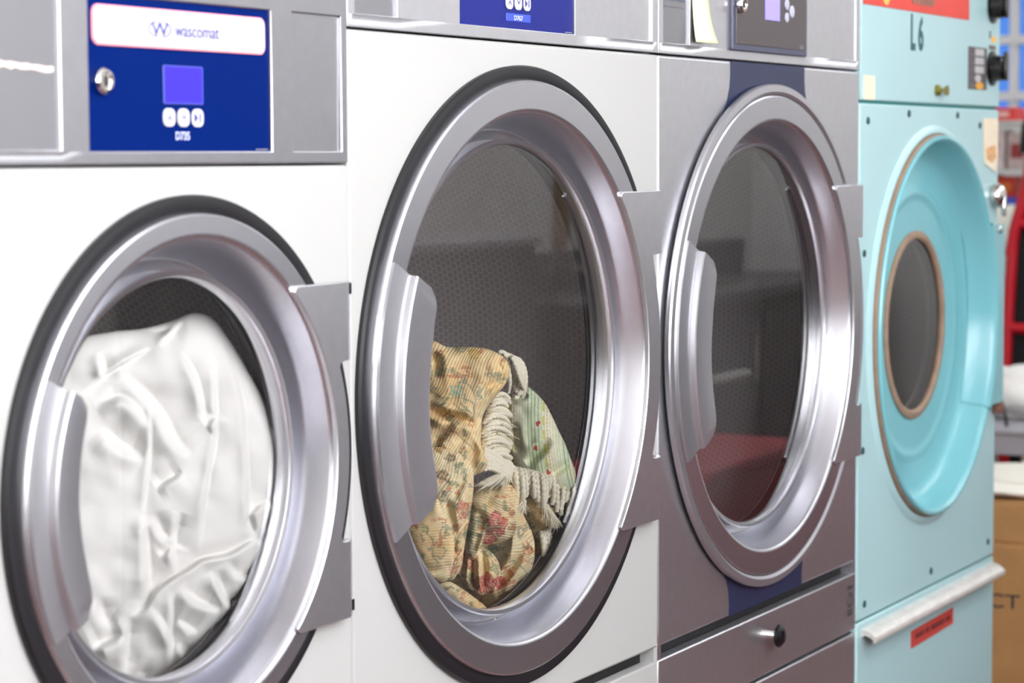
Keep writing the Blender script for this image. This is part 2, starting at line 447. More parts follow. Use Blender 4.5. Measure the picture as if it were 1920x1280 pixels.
def make_door(root, cz, R, handle, hinge, style, wf=0.041):
    """handle: outline of the grip plate; hinge: outline of the hinge plate (door-local x, z)"""
    door = lathe('door', ring_profile(R, wf), CAST, root, 0, cz, seg=160, smooth=32)
    if style == 'black':
        lathe('gasket_or_gap_shade', [(R + wf + 0.017, 0.0), (R + wf + 0.0175, -0.005), (R + wf + 0.0155, -0.0085), (R + wf + 0.006, -0.0095), (R + wf - 0.0005, -0.0075), (R + wf - 0.001, 0.0)], BLACK, door, 0, cz, seg=160)
    else:
        lathe('gasket_or_gap_shade', [(R + 0.048, 0.0), (R + 0.048, -0.006), (R + 0.03, -0.006)], BLACK, door, 0, cz, seg=160)  # dark ring standing in for the shadow gap behind the silver rim
        lathe('outer_rim', [(R + 0.03, -0.004), (R + 0.055, -0.004), (R + 0.0575, -0.0065), (R + 0.0575, -0.012), (R + 0.0555, -0.0145), (R + 0.046, -0.0155), (R + 0.0415, -0.0125), (R + 0.041, -0.006)], SILVER2, door, 0, cz, seg=160)
    gl = R - 0.038
    lathe('glass_pane', [(gl, 0.026), (gl * 0.7, 0.0255), (gl * 0.35, 0.025), (0, 0.025)], GLASS, door, 0, cz, seg=96, smooth=60, flip=FLIPG)
    # grip: flat piece on the ring, a short rise, then the plate over the glass edge
    (ao, bo), plate_pts = handle
    yb, yp = -0.0178, -0.0262
    n = 40
    a0, a1 = math.radians(ao), math.radians(bo)
    outer = [(R + 0.037, 0), (R + 0.0, 1)]
    v, fc = [], []
    angs = [a0 + (a1 - a0) * i / n for i in range(n + 1)]
    # inner edge of the plate as radius over angle
    pa = [math.atan2(z, x) % (2 * PI) for x, z in plate_pts]; pr = [math.hypot(x, z) for x, z in plate_pts]
    order = sorted(range(len(pa)), key=lambda i: pa[i]); pa = [pa[i] for i in order]; pr = [pr[i] for i in order]
    a_lo = a0 % (2 * PI); a_hi = a1 % (2 * PI)
    if a_lo > a_hi: a_lo, a_hi = a_hi, a_lo
    angs = [a_lo + (a_hi - a_lo) * i / n for i in range(n + 1)]
    rows = []
    def edge_r(a):
        t = np.interp(a, pa, pr)
        # corners slope back to the ring at both ends
        return float(t)
    secs = []
    for a in angs:
        ri = edge_r(a)
        ro, rm = R + wf - 0.0045, R - 0.0005
        ri = min(ri, rm - 0.004)
        rr = rm - min(0.003, (rm - ri) * 0.5)
        secs.append([(ro, -0.0135), (ro - 0.001, yb + 0.0003), (ro - 0.003, yb), (rm + 0.0022, yb), (rm, yb - 0.0008), (rr + 0.0008, yp + 0.0012), (rr - 0.0015, yp), (ri + 0.002, yp), (ri + 0.0004, yp + 0.0006), (ri, yp + 0.002), (ri + 0.0008, yp + 0.0035), (rr - 0.001, yp + 0.0035), (rm, -0.0135)])
    K = len(secs[0])
    for a, s in zip(angs, secs):
        for rr, y in s: v.append((rr * math.cos(a), y, cz + rr * math.sin(a)))
    for i in range(n):
        for q in range(K - 1): fc.append((i * K + q, i * K + q + 1, (i + 1) * K + q + 1, (i + 1) * K + q))
    fc.append(tuple(range(K))); fc.append(tuple(n * K + q for q in range(K))[::-1])
    mesh('handle', v, fc, CAST2, door, smooth=24)
    # hinge plate
    zt, zl, xr, xf, Ro = hinge
    arc_o = [(Ro * math.cos(t), Ro * math.sin(t)) for t in np.linspace(math.asin((zl - 0.006) / Ro), -math.asin((zl - 0.006) / Ro), 17)]
    Ri = R - 0.001
    ti = math.asin((zt - 0.006) / Ri)
    arc_i = [(Ri * math.cos(t), Ri * math.sin(t)) for t in np.linspace(-ti, ti, 33)]
    xc = Ri * math.cos(ti)
    out = [(xc + 0.004, zt - 0.0015), (xc + 0.009, zt), (xr, zt), (xr, zl), (arc_o[0][0] + 0.008, zl), (arc_o[0][0] + 0.002, zl - 0.001)] + arc_o + \
          [(arc_o[-1][0] + 0.002, -zl + 0.001), (arc_o[-1][0] + 0.008, -zl), (xr, -zl), (xr, -zt), (xc + 0.009, -zt), (xc + 0.004, -zt + 0.0015)] + arc_i
    h = prism('hinge', [(x, z + cz) for x, z in out], -0.0185, -0.012, SILVER, door, bevel=0.0012)
    # bent-back flanges carrying the pins
    for za, zb in ((zl, zt), (-zt, -zl)):
        v = []
        for x, y in ((xr - 0.0005, -0.0178), (xf, -0.011), (xf, -0.001), (xr - 0.0005, -0.008)):
            v += [(x, y, cz + za), (x, y, cz + zb)]
        fc = [(2 * q, 2 * q + 1, 2 * ((q + 1) % 4) + 1, 2 * ((q + 1) % 4)) for q in range(4)] + [(0, 2, 4, 6), (7, 5, 3, 1)]
        mesh('hinge_flange', v, fc, SILVER, door, bevel=0.0008)
    for zp, s in ((zt - 0.008, 1), (-zt + 0.012, 1)):
        box('hinge_pin', xr + 0.004, xf + 0.0012, -0.0135, -0.004, cz + zp - 0.007, cz + zp + 0.007, CHROME, door, bevel=0.001)
    return door

def make_drum(root, cz, R, depth=0.72):
    Rd = R + 0.035
    lathe('drum', [(R - 0.028, 0.062), (Rd - 0.01, 0.062), (Rd, 0.075), (Rd, depth)], DRUM, root, 0, cz, seg=120, smooth=40, uv=True)
    bk = lathe('drum_back', [(Rd, depth), (0.12, depth), (0.06, depth - 0.02), (0, depth - 0.02)], DRUM, root, 0, cz, seg=96, smooth=40, uv=True)
    lathe('door_collar', [(R - 0.036, 0.044), (R - 0.026, 0.05), (R - 0.026, 0.066)], STEEL_DARK, root, 0, cz, seg=96)

def cabinet(root, hw, ztop, zbot, zseam, cz, R, m, depth=0.98, silver=None):
    """sides, back and top of the housing plus the front sheet with the round opening"""
    v = [(x, y, z) for z in (0.0, ztop) for y in (0.014, depth) for x in (-hw, hw)]
    mesh('housing', v, [(0, 2, 3, 1), (4, 5, 7, 6), (2, 6, 7, 3), (0, 4, 6, 2), (1, 3, 7, 5)], m if silver is None else silver, root)
    holed_front('front_panel', -hw, hw, zbot, zseam - 0.0025, 0, cz, R + 0.02, 0.0, 0.02, m, root, bevel=0.0035)

def buttons(root, x0, pitch, w_, z0, z1, y):
    for i in range(3):
        b = prism('button', rrect(x0 + i * pitch, x0 + i * pitch + w_, z0, z1, w_ * 0.36), y - 0.0018, y, BUTTON, root, bevel=0.0006)
        xc = x0 + i * pitch + w_ / 2; zc = (z0 + z1) / 2; q = w_ * 0.2
        if i < 2:
            s = 1 if i == 0 else -1
            t = w_ * 0.07
            pts = [(xc - q, zc - s * q * 0.6), (xc, zc + s * q * 0.6), (xc + q, zc - s * q * 0.6), (xc + q, zc - s * q * 0.6 - s * t * 1.6), (xc, zc + s * q * 0.6 - s * t * 1.6), (xc - q, zc - s * q * 0.6 - s * t * 1.6)]
            prism('arrow_mark', pts, y - 0.0021, y - 0.0017, INK, b)
        else:
            v = [(xc - q * 1.7, zc + q * 1.3), (xc - q * 0.1, zc), (xc - q * 1.7, zc - q * 1.3)]
            prism('play_mark', v, y - 0.0021, y - 0.0017, INK, b)
            for dx in (0.45, 1.05): prism('pause_mark', [(xc + q * dx, zc + q * 1.2), (xc + q * (dx + 0.25), zc + q * 1.2), (xc + q * (dx + 0.25), zc - q * 1.2), (xc + q * dx, zc - q * 1.2)], y - 0.0021, y - 0.0017, INK, b)

def lock(root, x, z, y, s=1.0):
    lk = lathe('lock', [(0.0125 * s, y), (0.0125 * s, y - 0.006), (0.0105 * s, y - 0.0085), (0.0085 * s, y - 0.0088), (0.0075 * s, y - 0.007), (0, y - 0.007)], CHROME, root, x, z, seg=32)
    box('key_slot', x - 0.0012 * s, x + 0.0012 * s, y - 0.0079, y - 0.007, z - 0.0045 * s, z + 0.0045 * s, DARK, lk)

HANDLE_BIG = ((154.3, 205.6), [(-0.262, 0.1262), (-0.251, 0.112), (-0.2505, 0.103), (-0.2575, 0.075), (-0.265, 0.035), (-0.2685, 0.0), (-0.2675, -0.03), (-0.262, -0.06), (-0.2545, -0.088), (-0.2505, -0.105), (-0.2535, -0.116), (-0.262, -0.1256)])
HINGE_BIG = (0.2275, 0.140, 0.368, 0.3775, 0.3655)
HANDLE_SMALL = ((152.8, 208.2), [(-0.195, 0.1000), (-0.1885, 0.0915), (-0.188, 0.083), (-0.195, 0.060), (-0.2005, 0.03), (-0.202, 0.005), (-0.2, -0.022), (-0.194, -0.05), (-0.187, -0.077), (-0.186, -0.088), (-0.193, -0.102)])
HINGE_SMALL = (0.1835, 0.098, 0.261, 0.2745, 0.2605)

# ---- dryer with the small door and the white badge
hw1 = 0.2907
d1 = thing('tumble_dryer', 'white dryer with royal blue control panel, packed full with a white comforter', 'dryer', (-0.2915, 0, 0))
CZ1, R1 = 0.9325, 0.2378
cabinet(d1, hw1, 1.78, 0.36, 1.2437, CZ1, R1, WHITE)
plate('control_panel', -hw1, hw1, 1.2437, 1.78, [(-0.279, -0.188, 1.2577, 1.62), (-0.1467, 0.1468, 1.2562, 1.4008), (0.186, 0.2782, 1.2562, 1.4008)], -0.0005, 0.012, PANEL1, d1)
ins = box('insert_plate', -0.281, -0.186, 0.0025, 0.006, 1.2557, 1.63, mat('pale_silver_insert', (138, 138, 142), rough=0.28, metal=0.6), d1)
prism('printed_icon', rrect(-0.2845 + 0.0, -0.272, 1.2665, 1.2785, 0.002), 0.0021, 0.0026, GREYINK, ins)
# torn strip of tape left on the insert
pts = []
for i in range(13):
    x = -0.281 + i * 0.0072; pts.append((x, 1.3365 + random.uniform(-0.0012, 0.0012) - 0.0035 * i / 12))
for i in range(12, -1, -1):
    x = -0.281 + i * 0.0072; pts.append((x, 1.3312 + random.uniform(-0.0015, 0.0008) - 0.0035 * i / 12))
prism('torn_tape', pts, 0.0015, 0.0026, mat('old_tape', (214, 200, 188), rough=0.6, noise_amt=0.15, noise_scale=200), ins)
disp = box('display_panel', -0.1487, 0.1488, 0.003, 0.006, 1.2542, 1.4028, BLUE1, d1)
bd = prism('badge', rrect(-0.1395, 0.1378, 1.3545, 1.3925, 0.009), 0.0002, 0.0032, PINK, disp, bevel=0.0008)
prism('badge_face', rrect(-0.1375, 0.1358, 1.3562, 1.3908, 0.0078), -0.0006, 0.0003, PLAQUE, bd, bevel=0.0004)
text('lettering', 'wascomat', -0.0157, 0.0562, 1.3672, 1.3775, -0.0006, INK, bd)
text('emblem_letter', 'W', -0.0525, -0.0265, 1.3665, 1.3795, -0.0006, INK, bd)
v, fc = [], []
for i in range(48):
    a = 2 * PI * i / 48
    gap = abs(math.cos(a))
    th = 0.0005 + 0.0014 * gap
    for q in (1 + 0.0, 1): pass
    for rr in (0, 1):
        v.append((-0.0395 + (0.0182 - (th if rr else 0)) * math.cos(a), -0.0008, 1.3730 + (0.0082 - (th if rr else 0)) * math.sin(a)))
for i in range(48):
    j = (i + 1) % 48
    fc.append((2 * i, 2 * j, 2 * j + 1, 2 * i + 1))
mesh('emblem_oval', v, fc, INK, bd)
lock(disp, -0.1268, 1.3212, 0.003)
fr = prism('screen_bezel', rrect(-0.0317, 0.0322, 1.3018, 1.3393, 0.002), 0.0018, 0.0032, mat('screen_bezel', (70, 80, 150), rough=0.4), disp, bevel=0.0006)
box('screen', -0.0302, 0.0295, 0.0012, 0.0019, 1.3034, 1.3381, SCREEN, fr)
buttons(disp, -0.0330, 0.0229, 0.0188, 1.2800, 1.2978, 0.003)
text('model_number', 'D735', -0.0124, 0.0098, 1.2672, 1.2752, 0.0029, PALEINK, disp)
box('printed_line', 0.122, 0.143, 0.0026, 0.003, 1.2574, 1.2586, GREYINK, disp)
box('insert_plate', 0.184, 0.280, 0.0025, 0.006, 1.2542, 1.4028, PANEL1, d1)
box('lower_panel', -hw1, hw1, 0.0, 0.014, 0.02, 0.35, WHITE, d1, bevel=0.003)
make_drum(d1, CZ1, R1, 0.72)
make_door(d1, CZ1, R1, HANDLE_SMALL, HINGE_SMALL, 'black', 0.026)

# ---- the two big-door dryers
def big_dryer(label, xc, m, cz, style):
    hw = 0.3943
    d = thing('tumble_dryer', label, 'dryer', (xc, 0, 0))
    R = 0.3285
    cabinet(d, hw, 1.92, 0.559, 1.3912, cz, R, m)
    ph = [(-0.379, -0.2905, 1.4062, 1.75), (-0.151, 0.1435, 1.4055, 1.545), (0.285, 0.3755, 1.4062, 1.545)]
    plate('control_panel', -hw, hw, 1.3912, 1.92, ph, -0.0005, 0.012, SILVER, d)
    box('insert_plate', 0.283, 0.3775, 0.0025 if style == 'black' else 0.0012, 0.006, 1.404, 1.547, SILVER, d)
    # recessed finger gap above the drawer
    box('gap_channel', -hw + 0.012, hw - 0.012, 0.022, 0.03, 0.536, 0.562, DARK, d)
    for s in (-1, 1): box('gap_post', s * (hw - 0.006) - 0.006, s * (hw - 0.006) + 0.006, 0.001, 0.03, 0.537, 0.562, m, d)
    dr = box('drawer', -hw, hw, -0.0003, 0.02, 0.441, 0.5395, m, d, bevel=0.0025)
    box('lower_panel', -hw, hw, 0.0, 0.02, 0.02, 0.4355, m, d, bevel=0.0025)
    make_drum(d, cz, R)
    make_door(d, cz, R, HANDLE_BIG, HINGE_BIG, style)
    return d, dr

d2, dr2 = big_dryer('white dryer with black-rimmed round door, floral tapestry throw inside', 0.3945, WHITE, 0.9745, 'black')
ins = box('insert_plate', -0.381, -0.2885, 0.003, 0.006, 1.404, 1.76, MATS['pale_silver_insert'], d2)
box('printed_icon', -0.3775, -0.3635, 0.0027, 0.0031, 1.4235, 1.436, GREYINK, ins)
for i in range(3): box('printed_line', -0.3775, -0.364 - 0.002 * i, 0.0027, 0.0031, 1.4165 + 0.002 * i, 1.4173 + 0.002 * i, GREYINK, ins)
BLUE2 = mat('mid_blue_panel', (20, 30, 108), rough=0.3, spec=0.2)
disp = box('display_panel', -0.153, 0.1455, 0.003, 0.006, 1.4035, 1.547, BLUE2, d2)
buttons(disp, -0.0352, 0.0225, 0.0182, 1.4290, 1.4468, 0.003)
fr = prism('screen_bezel', rrect(-0.0335, 0.030, 1.451, 1.489, 0.002), 0.0018, 0.0032, MATS['screen_bezel'], disp, bevel=0.0006)
box('screen', -0.032, 0.0275, 0.0012, 0.0019, 1.4525, 1.4875, SCREEN, fr)
lab = prism('number_label', rrect(-0.0335, 0.029, 1.4148, 1.4245, 0.001), 0.0024, 0.0031, mat('label_blue', (52, 74, 180), rough=0.3), disp, bevel=0.0003)
text('model_number', 'D767', -0.0135, 0.008, 1.4163, 1.4222, 0.0023, PALEINK, lab)
box('printed_line', 0.122, 0.1415, 0.0026, 0.003, 1.407, 1.4082, GREYINK, disp)

d3, dr3 = big_dryer('silver-grey dryer with navy band and empty drum behind a round door', 1.1838, SILVER, 0.972, 'silver')
ins = box('insert_plate', -0.381, -0.2885, 0.003, 0.006, 1.404, 1.76, MATS['pale_silver_insert'], d3)
text('lettering', 'Electrolux', -0.372, -0.300, 1.4650, 1.4790, 0.0029, mat('slate_print', (92, 96, 116), rough=0.5), ins)
text('small_lettering', 'PROFESSIONAL', -0.372, -0.302, 1.4555, 1.4585, 0.0029, GREYINK, ins)
disp = prism('display_panel', round_poly([(-0.151, 1.404), (0.1435, 1.404), (0.1435, 1.547), (-0.151, 1.547)], 0.004), -0.006, 0.004, mat('slate_frame', (70, 72, 92), rough=0.35), d3, bevel=0.002)
sm = box('smoked_window', -0.141, 0.1345, -0.0075, -0.0058, 1.4135, 1.54, SMOKED, disp, bevel=0.001)
box('screen', -0.0325, 0.0245, -0.0083, -0.0074, 1.4545, 1.515, SCREEN2, sm)
for x, z, q in ((0.053, 1.4815, 0.0085), (0.0735, 1.4715, 0.0095), (0.053, 1.4615, 0.0075)): lathe('button', [(q, -0.0075), (q, -0.0088), (q * 0.8, -0.0093), (0, -0.0093)], mat('pearl_button', (205, 205, 225), rough=0.3, metal=0.4), sm, x, z, seg=24)
lock(disp, -0.1295, 1.4715, -0.0075, 1.0)
for q in range(3): box('printed_line', 0.107, 0.123, -0.0079, -0.0074, 1.4158 + q * 0.0022, 1.4168 + q * 0.0022, GREYINK, sm)
# navy band flaring round the door, above and below
def band(z_edge, z_ring, s):
    pts = []
    Rr = 0.362
    side = [(0.1455, z_edge), (0.1455, z_edge + s * -0.022), (0.1485, z_edge + s * -0.04), (0.156, z_edge + s * -0.056), (0.170, z_edge + s * -0.073), (0.190, z_edge + s * -0.088), (0.215, z_edge + s * -0.105)]
    a = math.atan2((side[-1][1] - 0.972), side[-1][0])
    arc = [(Rr * math.cos(t), 0.972 + Rr * math.sin(t)) for t in np.linspace(a, PI - a if s > 0 else -PI - a, 24)]
    return side + arc + [(-x, z) for x, z in side[::-1]]
prism('navy_band', band(1.3885, 0, 1), -0.0009, 0.0002, NAVY, d3)
prism('navy_band', [(x, z) for x, z in band(0.5592, 0, -1)], -0.0009, 0.0002, NAVY, d3)
kb = lathe('knob', [(0.0065, 0.0), (0.0065, -0.018), (0.0085, -0.018)], CHROME, dr3, 0.004, 0.5035, seg=24)
lathe('knob_grip', [(0.006, -0.017), (0.0165, -0.0175), (0.0182, -0.0195), (0.0178, -0.0225), (0.0105, -0.0285), (0.0, -0.0295)], KNOB, kb, 0.004, 0.5035, seg=32)
em = prism('emblem', [(0.3665 + 0.0125 * math.cos(t), 0.4965 + 0.0135 * math.sin(t)) for t in np.linspace(0, 2 * PI, 24, endpoint=False)], -0.0008, 0.0, DARKINK, dr3)
prism('emblem_mark', [(0.3665 + 0.0085 * math.cos(t), 0.4965 + 0.0095 * math.sin(t)) for t in np.linspace(0, 2 * PI, 24, endpoint=False)], -0.0011, -0.0007, SILVER, em)
box('emblem_mark', 0.3652, 0.3678, -0.0014, -0.001, 0.488, 0.5045, DARKINK, em); box('emblem_mark', 0.361, 0.372, -0.0014, -0.001, 0.5015, 0.5040, DARKINK, em)
box('emblem_line', 0.355, 0.378, -0.0008, 0, 0.5155, 0.5215, DARKINK, dr3)
for i in range(2): box('emblem_line', 0.355, 0.378, -0.0008, 0, 0.4695 + i * 0.006, 0.474 + i * 0.006, DARKINK, dr3)

# ---- sticky note stuck on the silver dryer
v, fc = [], []
for i in range(13):
    t = i / 12
    z = 1.488 - t * 0.0775
    curl = 0.011 * t ** 2.2
    xo = 0.020 * t ** 2.5
    for k in range(5):
        s = k / 4
        v.append((0.8985 + s * 0.0545 + xo * 0.35 * s + 0.006 * t * s, -0.0015 - curl * (0.55 + 0.45 * s), z))
for i in range(12):
    for k in range(4): fc.append((i * 5 + k, i * 5 + k + 1, (i + 1) * 5 + k + 1, (i + 1) * 5 + k))
nt_ = mesh('sticky_note', v, fc, mat('pale_yellow_paper', (222, 226, 182), rough=0.7), None, smooth=60)
md = nt_.modifiers.new('thickness', 'SOLIDIFY'); md.thickness = 0.0003
tag(nt_, 'pale yellow sticky note curling off the silver dryer beside its dark display', 'note')

# ---- turquoise dryer
def turquoise():
    X0, X1 = 1.5835, 2.3605
    xc = (X0 + X1) / 2; hw = (X1 - X0) / 2
    d = thing('tumble_dryer', 'old turquoise dryer marked L6 with a deep dished round door', 'dryer', (xc, 0, 0))
    L = lambda x: x - xc
    v = [(x, y, z) for z in (0.0, 1.85) for y in (0.012, 0.95) for x in (-hw, hw)]
    mesh('housing', v, [(0, 2, 3, 1), (4, 5, 7, 6), (2, 6, 7, 3), (0, 4, 6, 2), (1, 3, 7, 5)], TURQ, d)
    up = box('upper_panel', -hw, hw, -0.001, 0.02, 1.3415, 1.85, TURQ, d, bevel=0.003)
    cz = 0.936
    fp = holed_front('front_panel', -hw, hw, 0.4515, 1.3365, 0, cz, 0.337, 0.0, 0.02, TURQ, d, bevel=0.003)
    box('seam_strip', -hw + 0.004, hw - 0.004, 0.006, 0.02, 1.335, 1.343, TEAL, d)
    box('seam_strip', -hw + 0.004, hw - 0.004, 0.006, 0.02, 0.447, 0.453, TEAL, d)
    lo = box('lint_drawer', -hw, hw, -0.0005, 0.02, 0.02, 0.4475, TURQ, d, bevel=0.003)
    # raised collar pressed into the front sheet
    lathe('collar', [(0.368, 0.0005), (0.363, -0.003), (0.357, -0.0065), (0.353, -0.0065), (0.3495, 0.0), (0.347, 0.012), (0.347, 0.03)], TURQ, fp, 0, 0, seg=128, smooth=50).location = (0, 0, cz); fp.children[0].scale = (0.957, 1, 1)
    SQ = 0.957
    door = lathe('door', [(0.343, -0.008), (0.3475, -0.012), (0.3485, -0.016), (0.346, -0.0195), (0.342, -0.0195), (0.338, -0.016), (0.3345, -0.008), (0.330, 0.008), (0.323, 0.025), (0.3185, 0.032), (0.312, 0.036),
                          (0.304, 0.0375), (0.262, 0.038), (0.255, 0.0365), (0.249, 0.033), (0.244, 0.032), (0.238, 0.0335), (0.232, 0.036), (0.225, 0.0365), (0.171, 0.0365), (0.171, 0.06)], TURQ_DOOR, d, 0, 0, seg=144, smooth=40)
    door.location = (0, 0, cz); door.scale = (SQ, 1, 1)
    lathe('door_gasket', [(0.340, 0.0), (0.350, -0.001), (0.3515, -0.006), (0.3505, -0.0115), (0.347, -0.0135), (0.342, -0.0125)], GASKET_BROWN, door, 0, 0, seg=128)
    lathe('window_gasket', [(0.1735, 0.0375), (0.174, 0.033), (0.1695, 0.0305), (0.162, 0.0305), (0.1575, 0.034), (0.1575, 0.041)], GASKET_BROWN, door, 0, 0, seg=96)
    lathe('glass_pane', [(0.159, 0.038), (0.08, 0.0375), (0, 0.0375)], GLASS_OLD, door, 0, 0, seg=72, flip=FLIPG)
    # curved strap across the rim on the hinge side
    sec = [(0.352, -0.006), (0.3525, -0.018), (0.350, -0.0225), (0.343, -0.0235), (0.337, -0.020), (0.3325, -0.009), (0.328, 0.007), (0.321, 0.024), (0.316, 0.031)]
    st = lathe('hinge_strap', sec, TURQ_DOOR, door, 0, 0, seg=40, smooth=45, a0=math.radians(-31.5), a1=math.radians(31))
    v = []
    nseg = 14
    for i in range(nseg + 1):
        a = math.radians(-30 + 60 * i / nseg)
        v += [(0.351 * math.cos(a), -0.0215, 0.351 * math.sin(a)), (hw / SQ - 0.001, -0.016, 0.351 * math.sin(a)), (hw / SQ - 0.001, -0.002, 0.351 * math.sin(a))]
    fc = []
    for i in range(nseg):
        for q in (0, 1): fc.append((3 * i + q, 3 * i + q + 1, 3 * i + q + 4, 3 * i + q + 3))
    fc += [(0, 1, 2), (3 * nseg, 3 * nseg + 2, 3 * nseg + 1)]
    mesh('hinge_plate', v, fc, TURQ_DOOR, door, smooth=30)
    box('rust_hinge', hw / SQ - 0.024, hw / SQ + 0.004, -0.017, 0.0, -0.199, -0.180, mat('rusty_steel', (120, 78, 62), rough=0.7, noise_amt=0.3, noise_scale=120), door, bevel=0.003)
    # chrome latch
    lt = lathe('latch', [(0.024, -0.002), (0.024, -0.012), (0.019, -0.020), (0.010, -0.024), (0, -0.024)], CHROME, d, L(2.331), 1.168, seg=28)
    box('latch_arm', L(2.325), L(2.337), -0.026, -0.016, 1.128, 1.168, CHROME, lt, bevel=0.003)
    lathe('latch_screw', [(0.008, -0.002), (0.008, -0.022), (0.005, -0.025), (0, -0.025)], CHROME, lt, L(2.310), 1.102, seg=20)
    for x, z in ((1.6201, 1.3074), (1.8285, 1.322), (2.1014, 1.3228), (2.239, 1.3051), (1.6069, 1.0825), (1.6069, 0.745), (1.9734, 0.4786), (2.3219, 0.4819), (1.6201, 0.4773)):
        lathe('screw', [(0.0065, 0.0), (0.006, -0.002), (0.003, -0.003), (0, -0.003)], SCREW, fp, L(x), z, seg=16)
    # banner
    bn = box('banner', L(1.590), L(2.159), -0.0025, -0.0008, 1.5025, 1.60, mat('red_banner', (222, 62, 48), rough=0.4, noise_amt=0.1, noise_scale=6), up)
    YEL = mat('yellow_print', (250, 190, 90), rough=0.5)
    box('banner_stripe', L(2.0), L(2.159), -0.0031, -0.0024, 1.545, 1.55, YEL, bn)
    prism('banner_spot', [(L(1.7) + 0.02 * math.cos(t), 1.528 + 0.022 * math.sin(t)) for t in np.linspace(0, 2 * PI, 20, endpoint=False)], -0.0031, -0.0024, YEL, bn)
    prism('banner_photo', rrect(L(1.83), L(1.955), 1.516, 1.60, 0.01), -0.0031, -0.0024, mat('brown_print', (150, 96, 80), rough=0.5, noise_amt=0.4, noise_scale=60), bn)
    text('lettering', 'L', L(1.832), L(1.857), 1.434, 1.4985, -0.0013, LETTER, up, bold=0.03)
    text('lettering', '6', L(1.872), L(1.900), 1.434, 1.4965, -0.0013, LETTER, up, bold=0.03)
    box('sticker', L(1.595), L(1.650), -0.0018, -0.0008, 1.343, 1.3835, PAPER, up)
    # key in its lock
    kl = lathe('key_lock', [(0.010, -0.001), (0.010, -0.007), (0.007, -0.009), (0, -0.009)], BRASS, up, L(1.975), 1.3665, seg=20)
    prism('key', round_poly([(L(1.984), 1.360), (L(2.006), 1.356), (L(2.012), 1.366), (L(2.006), 1.377), (L(1.984), 1.371)], 0.003), -0.014, -0.012, BRASS, kl)
    box('key_blade', L(1.974), L(1.986), -0.0135, -0.0085, 1.3640, 1.3680, BRASS, kl)
    # price plate with four white fields and a round yellow mark
    pl = box('price_plate', L(2.160), L(2.272), -0.0025, -0.0008, 1.3735, 1.4535, mat('dark_plate', (92, 84, 86), rough=0.5), up)
    for i in range(3): box('plate_field', L(2.198), L(2.252), -0.0032, -0.0024, 1.4375 - i * 0.0165, 1.4505 - i * 0.0165, PLAQUE, pl)
    prism('plate_field', [(L(2.216) + 0.018 * math.cos(t), 1.3945 + 0.0075 * math.sin(t)) for t in np.linspace(0, 2 * PI, 20, endpoint=False)], -0.0032, -0.0024, PLAQUE, pl)
    prism('plate_mark', [(L(2.226) + 0.024 * math.cos(t), 1.3805 + 0.0075 * math.sin(t)) for t in np.linspace(0, 2 * PI, 20, endpoint=False)], -0.0032, -0.0024, mat('amber_mark', (222, 160, 50), rough=0.5), pl)
    for i in range(5): box('plate_rule', L(2.161), L(2.197), -0.003, -0.0024, 1.380 + i * 0.0145, 1.3812 + i * 0.0145, GREYINK, pl)
    for z in (1.4165, 1.5375):
        kb = lathe('knob', [(0.034, -0.001), (0.034, -0.004), (0.026, -0.006), (0.024, -0.024), (0.020, -0.027), (0, -0.027)], KNOB, up, L(2.308), z, seg=32)
        box('knob_pointer', L(2.300), L(2.316), -0.033, -0.026, z - 0.024, z + 0.032, KNOB, kb, bevel=0.003)
    gp = box('dial_print', L(2.288), L(2.330), -0.0016, -0.0008, 1.452, 1.461, mat('dial_print', (110, 100, 90), rough=0.6, noise_amt=0.5, noise_scale=300), up)
    box('dial_print', L(2.290), L(2.298), -0.0016, -0.0008, 1.474, 1.488, SCREW, up)
    prism('dial_print', [(L(2.318) + 0.016 * math.cos(t), 1.4725 + 0.0065 * math.sin(t)) for t in np.linspace(0, 2 * PI, 16, endpoint=False)], -0.0016, -0.0008, YEL, up)
    tp = prism('paper_tag', [(L(2.258), 1.3195), (L(2.350), 1.319), (L(2.352), 1.238), (L(2.338), 1.214), (L(2.312), 1.221), (L(2.270), 1.231), (L(2.262), 1.26)], -0.002, -0.0006, PAPER, fp)
    prism('tag_print', [(L(2.275), 1.262), (L(2.335), 1.268), (L(2.338), 1.243), (L(2.315), 1.233), (L(2.280), 1.240)], -0.0026, -0.0019, mat('orange_print', (222, 172, 120), rough=0.6, noise_amt=0.3, noise_scale=90), tp)
    # drawer pull: extruded aluminium lip
    ALU = mat('worn_aluminium', (226, 222, 216), rough=0.3, metal=0.35, noise_amt=0.12, noise_scale=30, stretch=(1, 1, 8))
    sec = [(-0.0005, 0.436), (-0.012, 0.4335), (-0.021, 0.4275), (-0.026, 0.4235), (-0.0275, 0.4185), (-0.0265, 0.4135), (-0.023, 0.4135), (-0.0225, 0.4175), (-0.018, 0.4215), (-0.008, 0.4255), (-0.0005, 0.4215)]
    v = [(x, y, z) for x in (L(1.606), L(2.352)) for y, z in sec]
    n = len(sec)
    fc = [(i, (i + 1) % n, n + (i + 1) % n, n + i) for i in range(n)] + [tuple(range(n)), tuple(range(n, 2 * n))[::-1]]
    mesh('pull_handle', v, fc, ALU, lo, smooth=25)
    rl = prism('warning_label', [(L(1.8629), 0.3850), (L(2.1045), 0.3878), (L(2.1055), 0.3567), (L(1.8638), 0.3527)], -0.0016, -0.0004, mat('red_label', (196, 70, 62), rough=0.5), lo)
    xx = 1.885
    for wd in (0.05, 0.022, 0.078, 0.028):
        box('label_print', L(xx), L(xx + wd), -0.0020, -0.0015, 0.3665, 0.3765, mat('maroon_print', (120, 44, 44), rough=0.6, noise_amt=0.5, noise_scale=250), rl)
        xx += wd + 0.008
    box('latch_slot', L(1.972), L(1.985), -0.002, 0.0, 0.402, 0.412, DARK, lo)
